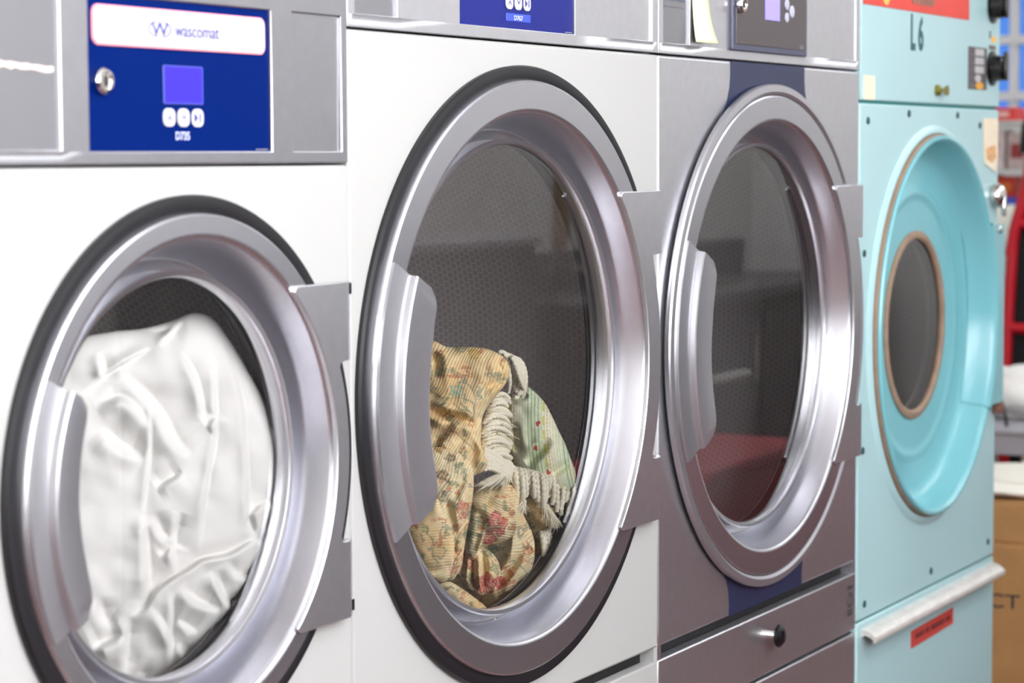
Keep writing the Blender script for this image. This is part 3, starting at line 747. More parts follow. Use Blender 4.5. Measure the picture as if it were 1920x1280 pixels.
    lathe('drum', [(0.16, 0.066), (0.33, 0.066), (0.34, 0.08), (0.34, 0.62)], DRUM, d, 0, cz, seg=72, uv=True)
    lathe('drum_back', [(0.34, 0.62), (0, 0.62)], DRUM, d, 0, cz, seg=72, uv=True)
    return d
turquoise()
# ------------------------------------------------------------------ laundry
def srgb2lin(c):
    c = np.asarray(c, float) / 255
    return np.where(c <= 0.04045, c / 12.92, ((c + 0.055) / 1.055) ** 2.4)

def vnoise(p, s, seed=0):
    """smooth value noise over 2-D points, cell size s"""
    q = np.asarray(p, float) / s; i = np.floor(q).astype(np.int64); f = q - i; f = f * f * (3 - 2 * f)
    def h(a, b):
        n = (a * 374761393 + b * 668265263 + seed * 974634777) & 0xffffffff
        n = ((n ^ (n >> 13)) * 1274126177) & 0xffffffff
        return ((n ^ (n >> 16)) & 0xffff) / 65535.0
    a, b = i[..., 0], i[..., 1]
    return (h(a, b) * (1 - f[..., 0]) + h(a + 1, b) * f[..., 0]) * (1 - f[..., 1]) + (h(a, b + 1) * (1 - f[..., 0]) + h(a + 1, b + 1) * f[..., 0]) * f[..., 1]

def closed_curve(pts, n):
    P = np.array(pts, float); k = len(P); out = []
    for i in range(k):
        p0, p1, p2, p3 = P[i - 1], P[i], P[(i + 1) % k], P[(i + 2) % k]
        for t in np.linspace(0, 1, 24, endpoint=False):
            out.append(0.5 * (2 * p1 + (p2 - p0) * t + (2 * p0 - 5 * p1 + 4 * p2 - p3) * t * t + (3 * p1 - p0 - 3 * p2 + p3) * t ** 3))
    out = np.array(out); out = np.vstack([out, out[:1]])
    s = np.r_[0, np.cumsum(np.linalg.norm(np.diff(out, axis=0), axis=1))]
    q = np.linspace(0, s[-1], n, endpoint=False)
    return np.c_[np.interp(q, s, out[:, 0]), np.interp(q, s, out[:, 1])]

def line_dist(p, line, smooth=False):
    """distance to a polyline and the side of it"""
    L = np.array(line, float)
    if smooth and len(L) > 2:
        t0 = np.arange(len(L)); t1 = np.linspace(0, len(L) - 1, len(L) * 6)
        L = np.c_[np.interp(t1, t0, L[:, 0]), np.interp(t1, t0, L[:, 1])]
        for _ in range(10): L[1:-1] = (L[:-2] + 2 * L[1:-1] + L[2:]) / 4
    best = np.full(len(p), 1e9); side = np.zeros(len(p)); par = np.zeros(len(p))
    for i in range(len(L) - 1):
        a, b = L[i], L[i + 1]; ab = b - a
        t = np.clip(((p - a) @ ab) / (ab @ ab), 0, 1)
        dv = p - (a + t[:, None] * ab); dd = np.hypot(dv[:, 0], dv[:, 1])
        m = dd < best
        best[m] = dd[m]; side[m] = np.sign(ab[0] * dv[m, 1] - ab[1] * dv[m, 0]); par[m] = (i + t[m]) / (len(L) - 1)
    return best, side, par

def cloth(name, outline, centre, ydepth, normal, bulge, m, parent=None, n=300, rings=90, creases=(), lump=0.0, lump_size=40, power=2.5, paint=None, rib=None, seed=1, back=0.6, crease_scale=1.0, step=False):
    """puffed fold of cloth: closed outline on an upright plane, swelling out of it on both sides"""
    oc = closed_curve(outline, n); c = np.array(centre, float)
    T = (np.arange(1, rings + 1) / rings) ** 0.85
    px = [c[None]] + [c + t * (oc - c) for t in T]
    tt = np.r_[0, np.repeat(T, n)]; px = np.vstack(px)
    nb = rings // 5
    TB = (np.arange(nb, 0, -1) - 0.0)[1:] / nb
    pxb = np.vstack([c + t * (oc - c) for t in TB] + [c[None]]); tb = np.r_[np.repeat(TB, n), 0]
    nrm = np.array(normal + (0,), float); nrm /= np.linalg.norm(nrm)
    P0 = at(*centre, ydepth)
    def place(p, h):
        dd = np.c_[(p[:, 0] - 960) / F_PX, (p[:, 1] - 640) / F_PX, np.ones(len(p))] @ ROT
        s = ((P0 - CAM) @ nrm) / (dd @ nrm)
        X = CAM + s[:, None] * dd
        return X - h[:, None] * dd / np.linalg.norm(dd, axis=1)[:, None]
    h = bulge * np.sqrt(np.clip(1 - tt ** power, 0, 1))
    fade = np.clip((1 - tt) / 0.12, 0, 1)
    for line, dep, wd in creases:
        q, sd, pr = line_dist(px, line, True)
        dep = dep * crease_scale
        env = np.clip(np.minimum(pr, 1 - pr) / 0.25, 0.0, 1)
        if step:      # one lip of the fold lies over the other
            h += env * dep * fade * (0.75 * sd * np.tanh(q / (0.55 * wd)) * np.exp(-(q / (2.6 * wd)) ** 2) - 0.45 * np.exp(-(q / (0.8 * wd)) ** 2))
        else:
            h -= env * dep * np.exp(-(q / wd) ** 2) * fade
            h += env * dep * 0.3 * np.exp(-((q - 1.9 * wd) / (1.2 * wd)) ** 2) * fade
    if lump:
        h += lump * fade * (vnoise(px, lump_size, seed) - 0.5) * 2 + lump * 0.45 * fade * (vnoise(px, lump_size * 0.4, seed + 5) - 0.5) * 2
    V = np.vstack([place(px, h), place(pxb, -back * bulge * np.sqrt(np.clip(1 - tb ** power, 0, 1)))])
    F = []
    for j in range(n): F.append((0, 1 + j, 1 + (j + 1) % n))
    R_ = rings + len(TB)
    for i in range(R_ - 1):
        a, b = 1 + i * n, 1 + (i + 1) * n
        for j in range(n):
            k = (j + 1) % n
            F.append((a + j, b + j, b + k, a + k))
    a = 1 + (R_ - 1) * n
    for j in range(n): F.append((a + j, len(V) - 1, a + (j + 1) % n))
    loc = V.mean(0) if parent is None else np.zeros(3)
    me = bpy.data.meshes.new(name)
    me.from_pydata((V - loc).tolist(), [], F); me.update()
    allpx = np.vstack([px, pxb])
    if paint is not None:
        colr = np.c_[srgb2lin(paint(allpx)), np.ones(len(allpx))]
        at_ = me.color_attributes.new('weave', 'FLOAT_COLOR', 'POINT'); at_.data.foreach_set('color', colr.astype(np.float32).ravel())
    if rib is not None:
        a = math.radians(rib[0]); dr = np.array([math.cos(a), math.sin(a)])
        uvv = np.c_[allpx @ dr, allpx @ np.array([-dr[1], dr[0]])] / rib[1]
        uvv[:, 0] += (vnoise(allpx, 45, 3) - 0.5) * 3.0
        ul = me.uv_layers.new(name='UVMap'); li = np.zeros(len(me.loops), np.int32); me.loops.foreach_get('vertex_index', li)
        ul.data.foreach_set('uv', uvv[li].astype(np.float32).ravel())
    o = link(name, me, m, parent, smooth=180)
    if parent is None: o.location = loc
    return o

COMF = mat('white_cotton', (236, 234, 230), rough=0.9, spec=0.1, bump=0.1, bump_scale=700)
cr = []
def C(dep, wd, *pts): cr.append((pts, dep, wd))
C(.007, 5, (286, 653), (221, 687), (156, 734)); C(.016, 13, (221, 692), (280, 746), (308, 785), (331, 833), (359, 853))
C(.010, 7, (339, 658), (367, 701), (381, 757), (381, 791)); C(.009, 6, (384, 639), (404, 678), (405, 757), (407, 822), (393, 884), (387, 920), (381, 970), (375, 1043))
C(.009, 6, (418, 630), (438, 687), (457, 754), (463, 841), (466, 920), (464, 968), (474, 1010)); C(.014, 12, (193, 802), (221, 836), (269, 858))
C(.012, 11, (179, 763), (227, 740), (258, 763), (280, 802)); C(.005, 5, (283, 757), (283, 855), (274, 920), (269, 959)); C(.010, 8, (291, 915), (342, 884))
C(.013, 6, (245, 1155), (266, 1146), (281, 1126), (290, 1105), (329, 1078), (355, 1066), (376, 1045), (427, 1040), (456, 1022), (474, 1010), (507, 1016))
C(.011, 8, (340, 960), (325, 1005), (327, 1075)); C(.012, 11, (288, 962), (300, 1000), (322, 1018)); C(.012, 9, (269, 959), (275, 1013), (278, 1078), (275, 1126))
C(.010, 7, (243, 1158), (237, 1212), (231, 1262)); C(.008, 6, (323, 1102), (323, 1167), (321, 1268)); C(.009, 8, (284, 1135), (314, 1179), (321, 1212))
C(.014, 9, (343, 1102), (367, 1126), (415, 1143)); C(.015, 8, (403, 1070), (418, 1114), (450, 1149)); C(.010, 8, (332, 1161), (370, 1188)); C(.013, 9, (335, 1203), (355, 1232), (385, 1241))
C(.013, 12, (174, 1215), (231, 1188)); C(.009, 8, (257, 1259), (278, 1274)); C(.010, 7, (260, 612), (300, 628), (325, 612)); C(.009, 6, (345, 600), (325, 622), (300, 650))
C(.008, 7, (385, 800), (398, 790), (408, 772)); C(.009, 7, (185, 660), (196, 690), (192, 712))
C(.008, 8, (430, 1050), (440, 1080), (480, 1075)); C(.008, 7, (470, 960), (490, 945), (515, 935)); C(.007, 6, (478, 1000), (476, 975), (466, 965))
C(.009, 12, (185, 1120), (190, 1160), (215, 1175)); C(.007, 9, (300, 1045), (318, 1030), (325, 1015))
co = cloth('comforter', [(140, 640), (205, 622), (262, 616), (315, 603), (362, 586), (398, 596), (432, 640), (468, 700), (499, 755), (518, 820), (527, 890), (527, 950), (520, 1005), (503, 1065), (474, 1130), (436, 1200), (385, 1270), (290, 1345), (180, 1330), (105, 1230), (60, 1080), (50, 930), (65, 800), (100, 700)],
           (300, 930), 0.108, (-0.40, -0.92), 0.05, COMF, n=420, rings=170, creases=[(l, d, w * 1.1) for l, d, w in cr], lump=0.006, lump_size=85, power=3.2, seed=4, crease_scale=1.1, step=True)
tag(co, 'white quilted comforter crumpled against the glass of the small-door dryer', 'comforter')

# ---- woven materials
def woven(name, rib_dark, bump=0.35, ribs=True):
    m = bpy.data.materials.new(name); m.use_nodes = True; nt = m.node_tree; b = nt.nodes['Principled BSDF']
    b.inputs['Roughness'].default_value = 0.85; b.inputs['Specular IOR Level'].default_value = 0.15
    ca = nt.nodes.new('ShaderNodeVertexColor'); ca.layer_name = 'weave'
    if not ribs:
        nt.links.new(ca.outputs[0], b.inputs['Base Color']); return m
    uv = nt.nodes.new('ShaderNodeUVMap'); uv.uv_map = 'UVMap'
    sx = nt.nodes.new('ShaderNodeSeparateXYZ'); nt.links.new(uv.outputs[0], sx.inputs[0])
    ml = nt.nodes.new('ShaderNodeMath'); ml.operation = 'MULTIPLY'; ml.inputs[1].default_value = 2 * PI; nt.links.new(sx.outputs[0], ml.inputs[0])
    sn = nt.nodes.new('ShaderNodeMath'); sn.operation = 'SINE'; nt.links.new(ml.outputs[0], sn.inputs[0])
    mr = nt.nodes.new('ShaderNodeMapRange'); mr.inputs[1].default_value = -0.9; mr.inputs[2].default_value = 0.1; nt.links.new(sn.outputs[0], mr.inputs[0])
    # the ribs come and go where the brocade floats over them
    nz = nt.nodes.new('ShaderNodeTexNoise'); nz.inputs['Scale'].default_value = 0.35; nz.inputs['Detail'].default_value = 2; nt.links.new(uv.outputs[0], nz.inputs['Vector'])
    r2 = nt.nodes.new('ShaderNodeMapRange'); r2.inputs[1].default_value = 0.38; r2.inputs[2].default_value = 0.62; r2.inputs[3].default_value = 0.25; nt.links.new(nz.outputs[0], r2.inputs[0])
    iv = nt.nodes.new('ShaderNodeMath'); iv.operation = 'SUBTRACT'; iv.inputs[0].default_value = 1; nt.links.new(mr.outputs[0], iv.inputs[1])
    am = nt.nodes.new('ShaderNodeMath'); am.operation = 'MULTIPLY'; nt.links.new(iv.outputs[0], am.inputs[0]); nt.links.new(r2.outputs[0], am.inputs[1])
    a2 = nt.nodes.new('ShaderNodeMath'); a2.operation = 'MULTIPLY'; a2.inputs[1].default_value = 0.5; nt.links.new(am.outputs[0], a2.inputs[0])
    mx = nt.nodes.new('ShaderNodeMix'); mx.data_type = 'RGBA'; mx.blend_type = 'MULTIPLY'; mx.inputs[7].default_value = lin(rib_dark)
    nt.links.new(a2.outputs[0], mx.inputs[0]); nt.links.new(ca.outputs[0], mx.inputs[6]); nt.links.new(mx.outputs[2], b.inputs['Base Color'])
    bp = nt.nodes.new('ShaderNodeBump'); bp.inputs['Strength'].default_value = bump; bp.inputs['Distance'].default_value = 0.002
    nt.links.new(mr.outputs[0], bp.inputs['Height']); nt.links.new(bp.outputs[0], b.inputs['Normal'])
    return m
TAPESTRY = woven('floral_tapestry', (228, 174, 116))
STRIPES = woven('striped_cotton', (200, 200, 170), ribs=False)

VINES = [[(836, 690), (870, 712), (893, 735), (889, 780), (878, 797)], [(808, 735), (835, 748), (868, 745), (890, 755), (888, 775)], [(850, 755), (862, 770), (880, 768)], [(822, 690), (846, 700)],
         [(846, 805), (870, 825), (890, 845)], [(800, 1000), (815, 1015), (808, 1040), (822, 1055)], [(830, 985), (822, 1005), (838, 1010)], [(810, 1040), (830, 1050), (836, 1030)], [(955, 980), (968, 985), (962, 1000)], [(975, 1060), (990, 1075), (975, 1085)]]
FLOWERS = [((930, 982), 22, 0.3, 'red'), ((919, 1007), 15, 1.0, 'red'), ((868, 955), 17, 0.8, 'rose'), ((912, 1092), 20, 0.2, 'red'), ((878, 1048), 15, 0.9, 'rose'), ((777, 982), 8, 0.4, 'red'), ((858, 730), 14, 0.2, 'teal'),
           ((845, 858), 11, 0.7, 'plum'), ((828, 890), 11, 0.1, 'plum'), ((920, 944), 7, 0.5, 'gold'), ((820, 668), 10, 0.5, 'gold'), ((840, 778), 11, 0.9, 'rust'), ((895, 1090), 12, 1.7, 'rose'), ((868, 1117), 8, 1.0, 'rose'), ((990, 1030), 9, 0.6, 'pale'),
           ((852, 1068), 10, 0.3, 'rose'), ((825, 835), 12, 1.2, 'rust'), ((890, 662), 12, 0.2, 'gold'), ((857, 922), 7, 0.2, 'rose'), ((935, 1090), 12, 0.5, 'red')]
LEAVES = [((888, 985), 26, 12, -50), ((884, 960), 17, 9, -70), ((925, 1030), 22, 9, -10), ((880, 1012), 18, 9, 70), ((853, 700), 12, 6, 60), ((874, 765), 13, 6, 30), ((830, 672), 12, 6, 70), ((862, 655), 12, 5, 20), ((848, 790), 14, 6, 40), ((830, 822), 16, 8, -60),
          ((862, 872), 10, 5, -40), ((950, 950), 11, 5, 70), ((795, 990), 10, 5, 60), ((835, 1000), 11, 4, 80), ((930, 1065), 16, 7, 60), ((850, 905), 12, 5, 30), ((870, 890), 8, 4, 100), ((826, 755), 10, 5, -30), ((808, 700), 12, 6, 80), ((960, 990), 8, 4, 20), ((842, 1102), 12, 4, 20)]
PAL = dict(red=((222, 84, 92), (246, 164, 154)), rose=((222, 132, 116), (250, 194, 164)), teal=((136, 178, 166), (196, 212, 182)), plum=((160, 120, 104), (192, 186, 146)), gold=((232, 180, 84), (240, 214, 140)), rust=((176, 120, 76), (206, 186, 120)), pale=((228, 160, 124), (236, 190, 150)))
def tapestry_paint(p):
    c = np.array([255, 230, 180.]) + (vnoise(p, 60, 11)[:, None] - 0.5) * np.array([12, 26, 44.])
    c += (vnoise(p, 5, 12)[:, None] - 0.5) * np.array([14, 16, 20.])
    wob = np.c_[vnoise(p, 9, 21), vnoise(p, 9, 22)] - 0.5
    q = p + wob * 8 + (np.c_[vnoise(p, 4, 23), vnoise(p, 4, 24)] - 0.5) * 5
    qv = p + wob * 3
    fine = vnoise(p * np.array([1, 2.2]), 3.2, 31)
    for (cx, cy), L_, W_, a in LEAVES:
        a = math.radians(a); dx, dy = q[:, 0] - cx, q[:, 1] - cy
        u = dx * math.cos(a) + dy * math.sin(a); v_ = -dx * math.sin(a) + dy * math.cos(a)
        s = (u / L_) ** 2 + (np.abs(v_) / (W_ * (1 - 0.35 * u / L_).clip(0.3))) ** 1.7
        ins = np.clip((1.05 - s) / 0.25, 0, 1) * np.clip(0.35 + fine * 1.1, 0, 1)
        vein = (np.abs(v_) < 0.8) | (np.abs(np.mod(u + np.abs(v_) * 0.9, 6) - 3) < 0.7)
        colr = np.where((vein | (np.abs(s - 0.9) < 0.14))[:, None], np.array([112, 112, 90.]), np.array([182, 192, 146.]) + (fine[:, None] - 0.5) * 50)
        c = c * (1 - 0.7 * ins[:, None]) + colr * 0.7 * ins[:, None]
    for (cx, cy), R_, ph, k in FLOWERS:
        dx, dy = q[:, 0] - cx, (q[:, 1] - cy) * 0.85
        rr = np.hypot(dx, dy) / R_; th = np.arctan2(dy, dx) + ph
        edge = 0.84 + 0.16 * np.cos(5 * th)
        s = rr / edge
        ins = np.clip((1.08 - s) / 0.2, 0, 1) * np.clip(0.15 + fine * 1.3, 0, 1)
        lo, hi = (np.array(x, float) for x in PAL[k])
        w_ = np.clip(0.5 + 0.5 * np.sin(5 * th + 9 * rr) + (fine - 0.5) * 0.8, 0, 1)[:, None]
        colr = lo * (1 - w_) + hi * w_
        colr = np.where((np.abs(s - 0.93) < 0.09)[:, None], lo * 0.78, colr)
        colr = np.where((rr < 0.17)[:, None], np.array([246, 226, 180.]), colr)
        c = c * (1 - 0.92 * ins[:, None]) + colr * 0.92 * ins[:, None]
    for ln in VINES:
        dd, _, _ = line_dist(qv, ln, True)
        a = np.clip((1.9 - dd) / 1.0, 0, 1)[:, None] * 0.55 * np.clip(0.4 + fine[:, None], 0, 1)
        c = c * (1 - a) + np.array([138, 146, 126.]) * a
    # scattered small sprigs
    sp = np.clip((vnoise(p, 13, 41) - 0.70) / 0.1, 0, 1)[:, None] * 0.6 * (vnoise(p, 3.5, 42)[:, None] > 0.4)
    c = c * (1 - sp) + np.array([150, 160, 140.]) * sp
    sp = np.clip((vnoise(p, 15, 43) - 0.76) / 0.1, 0, 1)[:, None] * 0.6 * (vnoise(p, 3.5, 44)[:, None] > 0.4)
    c = c * (1 - sp) + np.array([208, 132, 96.]) * sp
    return np.clip(c, 0, 255)

def stripe_paint(p):
    # stripes bend with the swell of the cushion
    s = (p[:, 0] - 1000) - 0.18 * (p[:, 1] - 800) + 18 * np.sin((p[:, 1] - 740) / 90.0)
    c = np.tile(np.array([240, 244, 212.]), (len(p), 1))
    k = np.mod(s, 62)
    grn = (k < 26); c[grn] = [224, 236, 200]
    line = grn & (np.mod(s, 6.5) < 1.7); c[line] = [160, 176, 140]
    pale = (k >= 34) & (k < 52); c[pale] = [252, 246, 214]
    fine_l = ~grn & (np.mod(s, 5.2) < 1.1); c[fine_l] = [214, 224, 186]
    yel = (k >= 28) & (k < 33); c[yel & (np.mod(p[:, 1], 26) < 17)] = [226, 214, 132]
    dots = (np.abs(k - 37) < 0.9) & (np.mod(p[:, 1], 7) < 3); c[dots] = [220, 150, 130]
    for cx, cy in ((1009, 794), (1004, 840), (1028, 886)):
        m = ((p[:, 0] - cx) / 4) ** 2 + ((p[:, 1] - cy) / 5.5) ** 2 < 1 + (vnoise(p, 3, 9) - 0.5) * 1.6
        c[m] = [190, 78, 74]
    c += (vnoise(p, 4, 51)[:, None] - 0.5) * 14
    return np.clip(c, 0, 255)

def centre_of(px, y): return tuple(at(*px, y))
N2 = (-0.86, -0.5)
thr = thing('tapestry_throw', 'peach floral tapestry throw with cream rope fringe, bunched inside the white dryer', 'throw', (0.45, 0.12, 0.62))
PO = np.array([0.45, 0.12, 0.62])
def sub(o):
    o.matrix_parent_inverse = Matrix.Translation(-Vector(PO)); return o
def fold(name, *a, **k):
    o = cloth(name, *a, parent=thr, paint=tapestry_paint, **k); return sub(o)
fold('upper_fold', [(780, 668), (806, 638), (838, 650), (870, 650), (905, 652), (930, 660), (947, 672), (956, 693), (950, 716), (936, 735), (917, 758), (905, 780), (903, 800), (902, 830), (908, 850), (914, 868), (906, 884), (890, 892), (870, 910), (835, 935), (800, 930), (775, 880), (768, 800), (770, 720)],
     (858, 770), 0.093, N2, 0.045, TAPESTRY, n=440, rings=150, power=2.6, rib=(25, 5.6), lump=0.0022, lump_size=30, seed=8,
     creases=[([(800, 762), (835, 782), (868, 785), (905, 805)], .016, 8), ([(878, 797), (893, 790), (903, 775)], .010, 8), ([(905, 745), (915, 725), (935, 715), (952, 700)], .012, 9), ([(940, 665), (933, 680), (945, 700)], .008, 7), ([(880, 880), (890, 850), (886, 820)], .008, 9), ([(806, 660), (820, 680), (812, 710)], .010, 12), ([(850, 830), (880, 815), (902, 812)], .007, 9), ([(806, 830), (830, 812), (850, 790)], .009, 9)])
fold('middle_fold', [(795, 845), (840, 840), (878, 862), (888, 895), (886, 935), (881, 970), (875, 1000), (870, 1030), (867, 1055), (860, 1074), (846, 1088), (832, 1084), (822, 1040), (812, 1000), (800, 960), (792, 900)],
     (850, 955), 0.074, N2, 0.030, TAPESTRY, n=340, rings=110, power=2.4, rib=(28, 5.4), lump=0.002, lump_size=24, seed=12, creases=[([(838, 935), (846, 975), (856, 1010)], .007, 7), ([(866, 1000), (852, 1015), (845, 1040)], .007, 6), ([(868, 1030), (850, 1040)], .006, 5), ([(880, 890), (860, 910), (850, 940)], .005, 8)])
fold('front_flap', [(762, 985), (790, 963), (817, 935), (829, 953), (842, 985), (851, 1010), (852, 1038), (848, 1066), (838, 1088), (818, 1092), (796, 1075), (778, 1040), (764, 1010)],
     (812, 1018), 0.060, N2, 0.016, TAPESTRY, n=280, rings=90, power=4.0, rib=(84, 5.0), lump=0.0012, lump_size=24, seed=17, creases=[([(800, 1075), (830, 1070), (848, 1055)], .005, 8)])
fold('middle_lump', [(872, 930), (886, 916), (905, 912), (928, 913), (946, 905), (960, 909), (970, 925), (974, 950), (974, 978), (966, 1000), (950, 1012), (930, 1020), (912, 1024), (899, 1030), (890, 1048), (878, 1052), (868, 1040), (866, 1005), (870, 965)],
     (918, 968), 0.086, N2, 0.034, TAPESTRY, n=340, rings=110, power=2.5, rib=(100, 5.2), lump=0.0025, lump_size=26, seed=22, creases=[([(896, 1000), (905, 980), (900, 955)], .007, 9), ([(950, 1010), (962, 985), (956, 960)], .006, 9), ([(886, 1040), (893, 1015), (900, 1000)], .006, 6)])
fold('curled_fold', [(970, 940), (984, 970), (998, 1000), (1003, 1030), (999, 1060), (986, 1092), (968, 1120), (950, 1150), (925, 1178), (895, 1165), (893, 1125), (912, 1100), (926, 1078), (937, 1055), (946, 1030), (956, 1000), (962, 965)],
     (955, 1075), 0.092, N2, 0.036, TAPESTRY, n=360, rings=110, power=2.3, rib=(62, 4.8), lump=0.002, lump_size=30, seed=27, creases=[([(985, 1025), (965, 1055), (940, 1090), (925, 1105)], .014, 8), ([(1000, 1028), (984, 1034)], .010, 6), ([(950, 1110), (935, 1130)], .004, 8)])
fold('twisted_fold', [(866, 1048), (880, 1030), (903, 1024), (926, 1040), (938, 1065), (934, 1092), (918, 1108), (896, 1118), (874, 1104), (858, 1088), (854, 1066)],
     (896, 1074), 0.104, N2, 0.024, TAPESTRY, n=280, rings=90, power=2.6, rib=(150, 5.0), lump=0.003, lump_size=18, seed=31, creases=[([(890, 1035), (885, 1075), (893, 1110)], .012, 6), ([(905, 1030), (910, 1070), (906, 1110)], .010, 6), ([(870, 1050), (865, 1085)], .008, 6)])
fold('hem_fold', [(820, 1095), (842, 1090), (868, 1104), (890, 1120), (912, 1138), (930, 1160), (905, 1180), (870, 1165), (840, 1140), (822, 1118)],
     (872, 1130), 0.078, N2, 0.018, TAPESTRY, n=220, rings=70, power=2.3, rib=(60, 4.6), lump=0.002, lump_size=20, seed=37)
fold('back_fold', [(968, 925), (1005, 935), (1040, 955), (1056, 985), (1046, 1025), (1022, 1050), (1000, 1030), (985, 1000), (972, 965)], (1012, 985), 0.098, N2, 0.02, TAPESTRY, n=160, rings=50, power=2.6, rib=(60, 4.6), lump=0.003, lump_size=22, seed=47)
fold('under_layer', [(800, 1000), (860, 940), (930, 940), (985, 985), (985, 1060), (960, 1130), (910, 1190), (850, 1160), (810, 1090)], (895, 1070), 0.19, N2, 0.03, TAPESTRY, n=160, rings=50, power=2.6, rib=(60, 4.6), lump=0.003, lump_size=26, seed=41)

cu = thing('striped_cushion', 'pale green striped cushion with cream rope fringe behind the tapestry throw', 'cushion', (0.55, 0.13, 0.62))
PC = np.array([0.55, 0.13, 0.62])
def subc(o):
    o.matrix_parent_inverse = Matrix.Translation(-Vector(PC)); return o
subc(cloth('cushion_cover', [(952, 748), (966, 735), (985, 724), (1002, 734), (1022, 756), (1036, 782), (1048, 808), (1060, 832), (1070, 860), (1079, 885), (1076, 908), (1058, 925), (1030, 935), (1000, 925), (975, 905), (960, 880), (945, 840), (940, 790)],
     (1005, 830), 0.09, N2, 0.034, STRIPES, parent=cu, n=360, rings=120, power=2.6, paint=stripe_paint, rib=(0, 5), lump=0.002, lump_size=35, seed=44,
     creases=[([(1033, 822), (1010, 850), (985, 868)], .014, 8), ([(962, 790), (966, 825), (972, 850)], .010, 8), ([(1070, 862), (1050, 880), (1030, 892)], .010, 8), ([(966, 742), (980, 745), (990, 738)], .008, 5)]))

CORD = mat('cream_cord', (250, 242, 220), rough=0.8, spec=0.15)
def bez(pts, n):
    P = np.array(pts, float); k = len(P); out = []
    t = np.linspace(0, 1, n)
    if k == 3: return ((1 - t) ** 2)[:, None] * P[0] + (2 * t * (1 - t))[:, None] * P[1] + (t ** 2)[:, None] * P[2]
    return ((1 - t) ** 3)[:, None] * P[0] + (3 * t * (1 - t) ** 2)[:, None] * P[1] + (3 * t * t * (1 - t))[:, None] * P[2] + (t ** 3)[:, None] * P[3]
def cord(parent, fix, pts, rad=0.0028, name='fringe_cord'):
    """twisted rope through (u, v, depth) points"""
    W = [at(u, v, y) for u, v, y in pts]
    L_ = sum(np.linalg.norm(W[i + 1] - W[i]) for i in range(len(W) - 1))
    P = bez(W, max(14, int(L_ / 0.0011)))
    v, fc = tube_geo(P, rad, seg=9, lobes=2, lobe_amt=0.24, pitch=0.0135)
    return fix(mesh(name, v, fc, CORD, parent, smooth=75))
def tuft(parent, fix, px, end, y, spread, count=46):
    a = at(*px, y); v, fc = [], []
    for i in range(count):
        e = (end[0] + random.gauss(0, spread), end[1] + random.gauss(0, spread * 0.5))
        b = at(*e, y + random.uniform(-0.008, 0.01)); mid = (a + b) / 2 + np.random.RandomState(i).normal(0, 0.0022, 3)
        s0 = a + np.random.RandomState(i + 99).normal(0, 0.0016, 3)
        g, q = tube_geo(bez([s0, mid, b], 6), [0.0008, 0.0007, 0.0006, 0.0005, 0.0004, 0.0002], seg=4, off=len(v))
        v += g; fc += q
    o = fix(mesh('tuft', v, fc, CORD, parent, smooth=60)); o['kind'] = 'stuff'; return o
R3 = random.Random(3)
J = lambda s: R3.uniform(-s, s)
# loops over the shoulder of the upper fold
for i in range(9):
    x = 936 + i * 4.2
    cord(thr, sub, [(x, 660 + i * 1.5, 0.085), (x + 16 + J(2), 656 + i * 3, 0.075), (x + 22, 690 + i * 3 + J(5), 0.078), (955 + i * 3.0, 722 + J(10) + i * 2, 0.09)])
for q in ((964, 672, 968, 700, 981, 728), (958, 668, 970, 690, 974, 722), (952, 690, 958, 715, 952, 735)):
    cord(thr, sub, [(q[0], q[1], 0.072), (q[2], q[3], 0.068), (q[4], q[5], 0.08)])
# stacked cords lying between the throw and the cushion
for i in range(22):
    y = 738 + i * 6.4
    x0 = 922 - min(i, 7) * 2.3 + J(2); x1 = 952 + J(5) + (0.5 * max(0, i - 10))
    dp = 0.062 + 0.004 * math.sin(i * 1.7)
    cord(thr, sub, [(x0, y + 10, dp + 0.012), (x0 + 12, y - 4 + J(3), dp), (x1 - 10, y - 6 + J(4), dp - 0.004), (x1, y + 6 + J(5), dp + 0.008)], rad=0.0029)
for i in range(13):
    cord(thr, sub, [(906 + J(3), 842 + i * 3.2, 0.064), (925 + J(6), 846 + i * 2 + J(4), 0.058), (948 + J(5), 868 + i * 1.5, 0.058), (968 + J(6), 878 + i * 2.6 + J(4), 0.062)], rad=0.0029)
tuft(thr, sub, (938, 790), (950, 800), 0.066, 9); tuft(thr, sub, (935, 812), (948, 822), 0.064, 10); tuft(thr, sub, (962, 880), (905, 912), 0.060, 9, 60); tuft(thr, sub, (955, 885), (945, 908), 0.060, 9, 50)
# fringe hanging below the cushion
for i in range(20):
    x = 964 + i * 6.5
    yt = 874 + i * 1.5 + (3 if i > 14 else 0)
    ln = (56 + 16 * math.sin(i * 1.1) + J(6)) if i < 16 else 64 - (i - 16) * 4
    dp = 0.052 + 0.0035 * math.sin(i * 2.1)
    cord(cu, subc, [(x - 4, yt + 4, dp + 0.02), (x + 3, yt - 3, dp), (x + 5 + J(2), yt + ln * 0.6, dp - 0.003), (x + (2 if i < 14 else -4) + J(3), yt + ln, dp + 0.004)], rad=0.0032)
for i in range(16):
    x = 970 + i * 7.0
    cord(cu, subc, [(x, 886 + i * 1.4, 0.072), (x + 5, 900 + i, 0.064), (x + 4 + J(3), 925 + J(8), 0.066)], rad=0.003)
for px, e, s in (((1084, 938), (1080, 962), 8), ((1074, 942), (1070, 966), 7), ((1020, 944), (1034, 976), 8), ((1028, 954), (1042, 988), 9), ((982, 940), (980, 960), 6)): tuft(cu, subc, px, e, 0.052, s, 60)
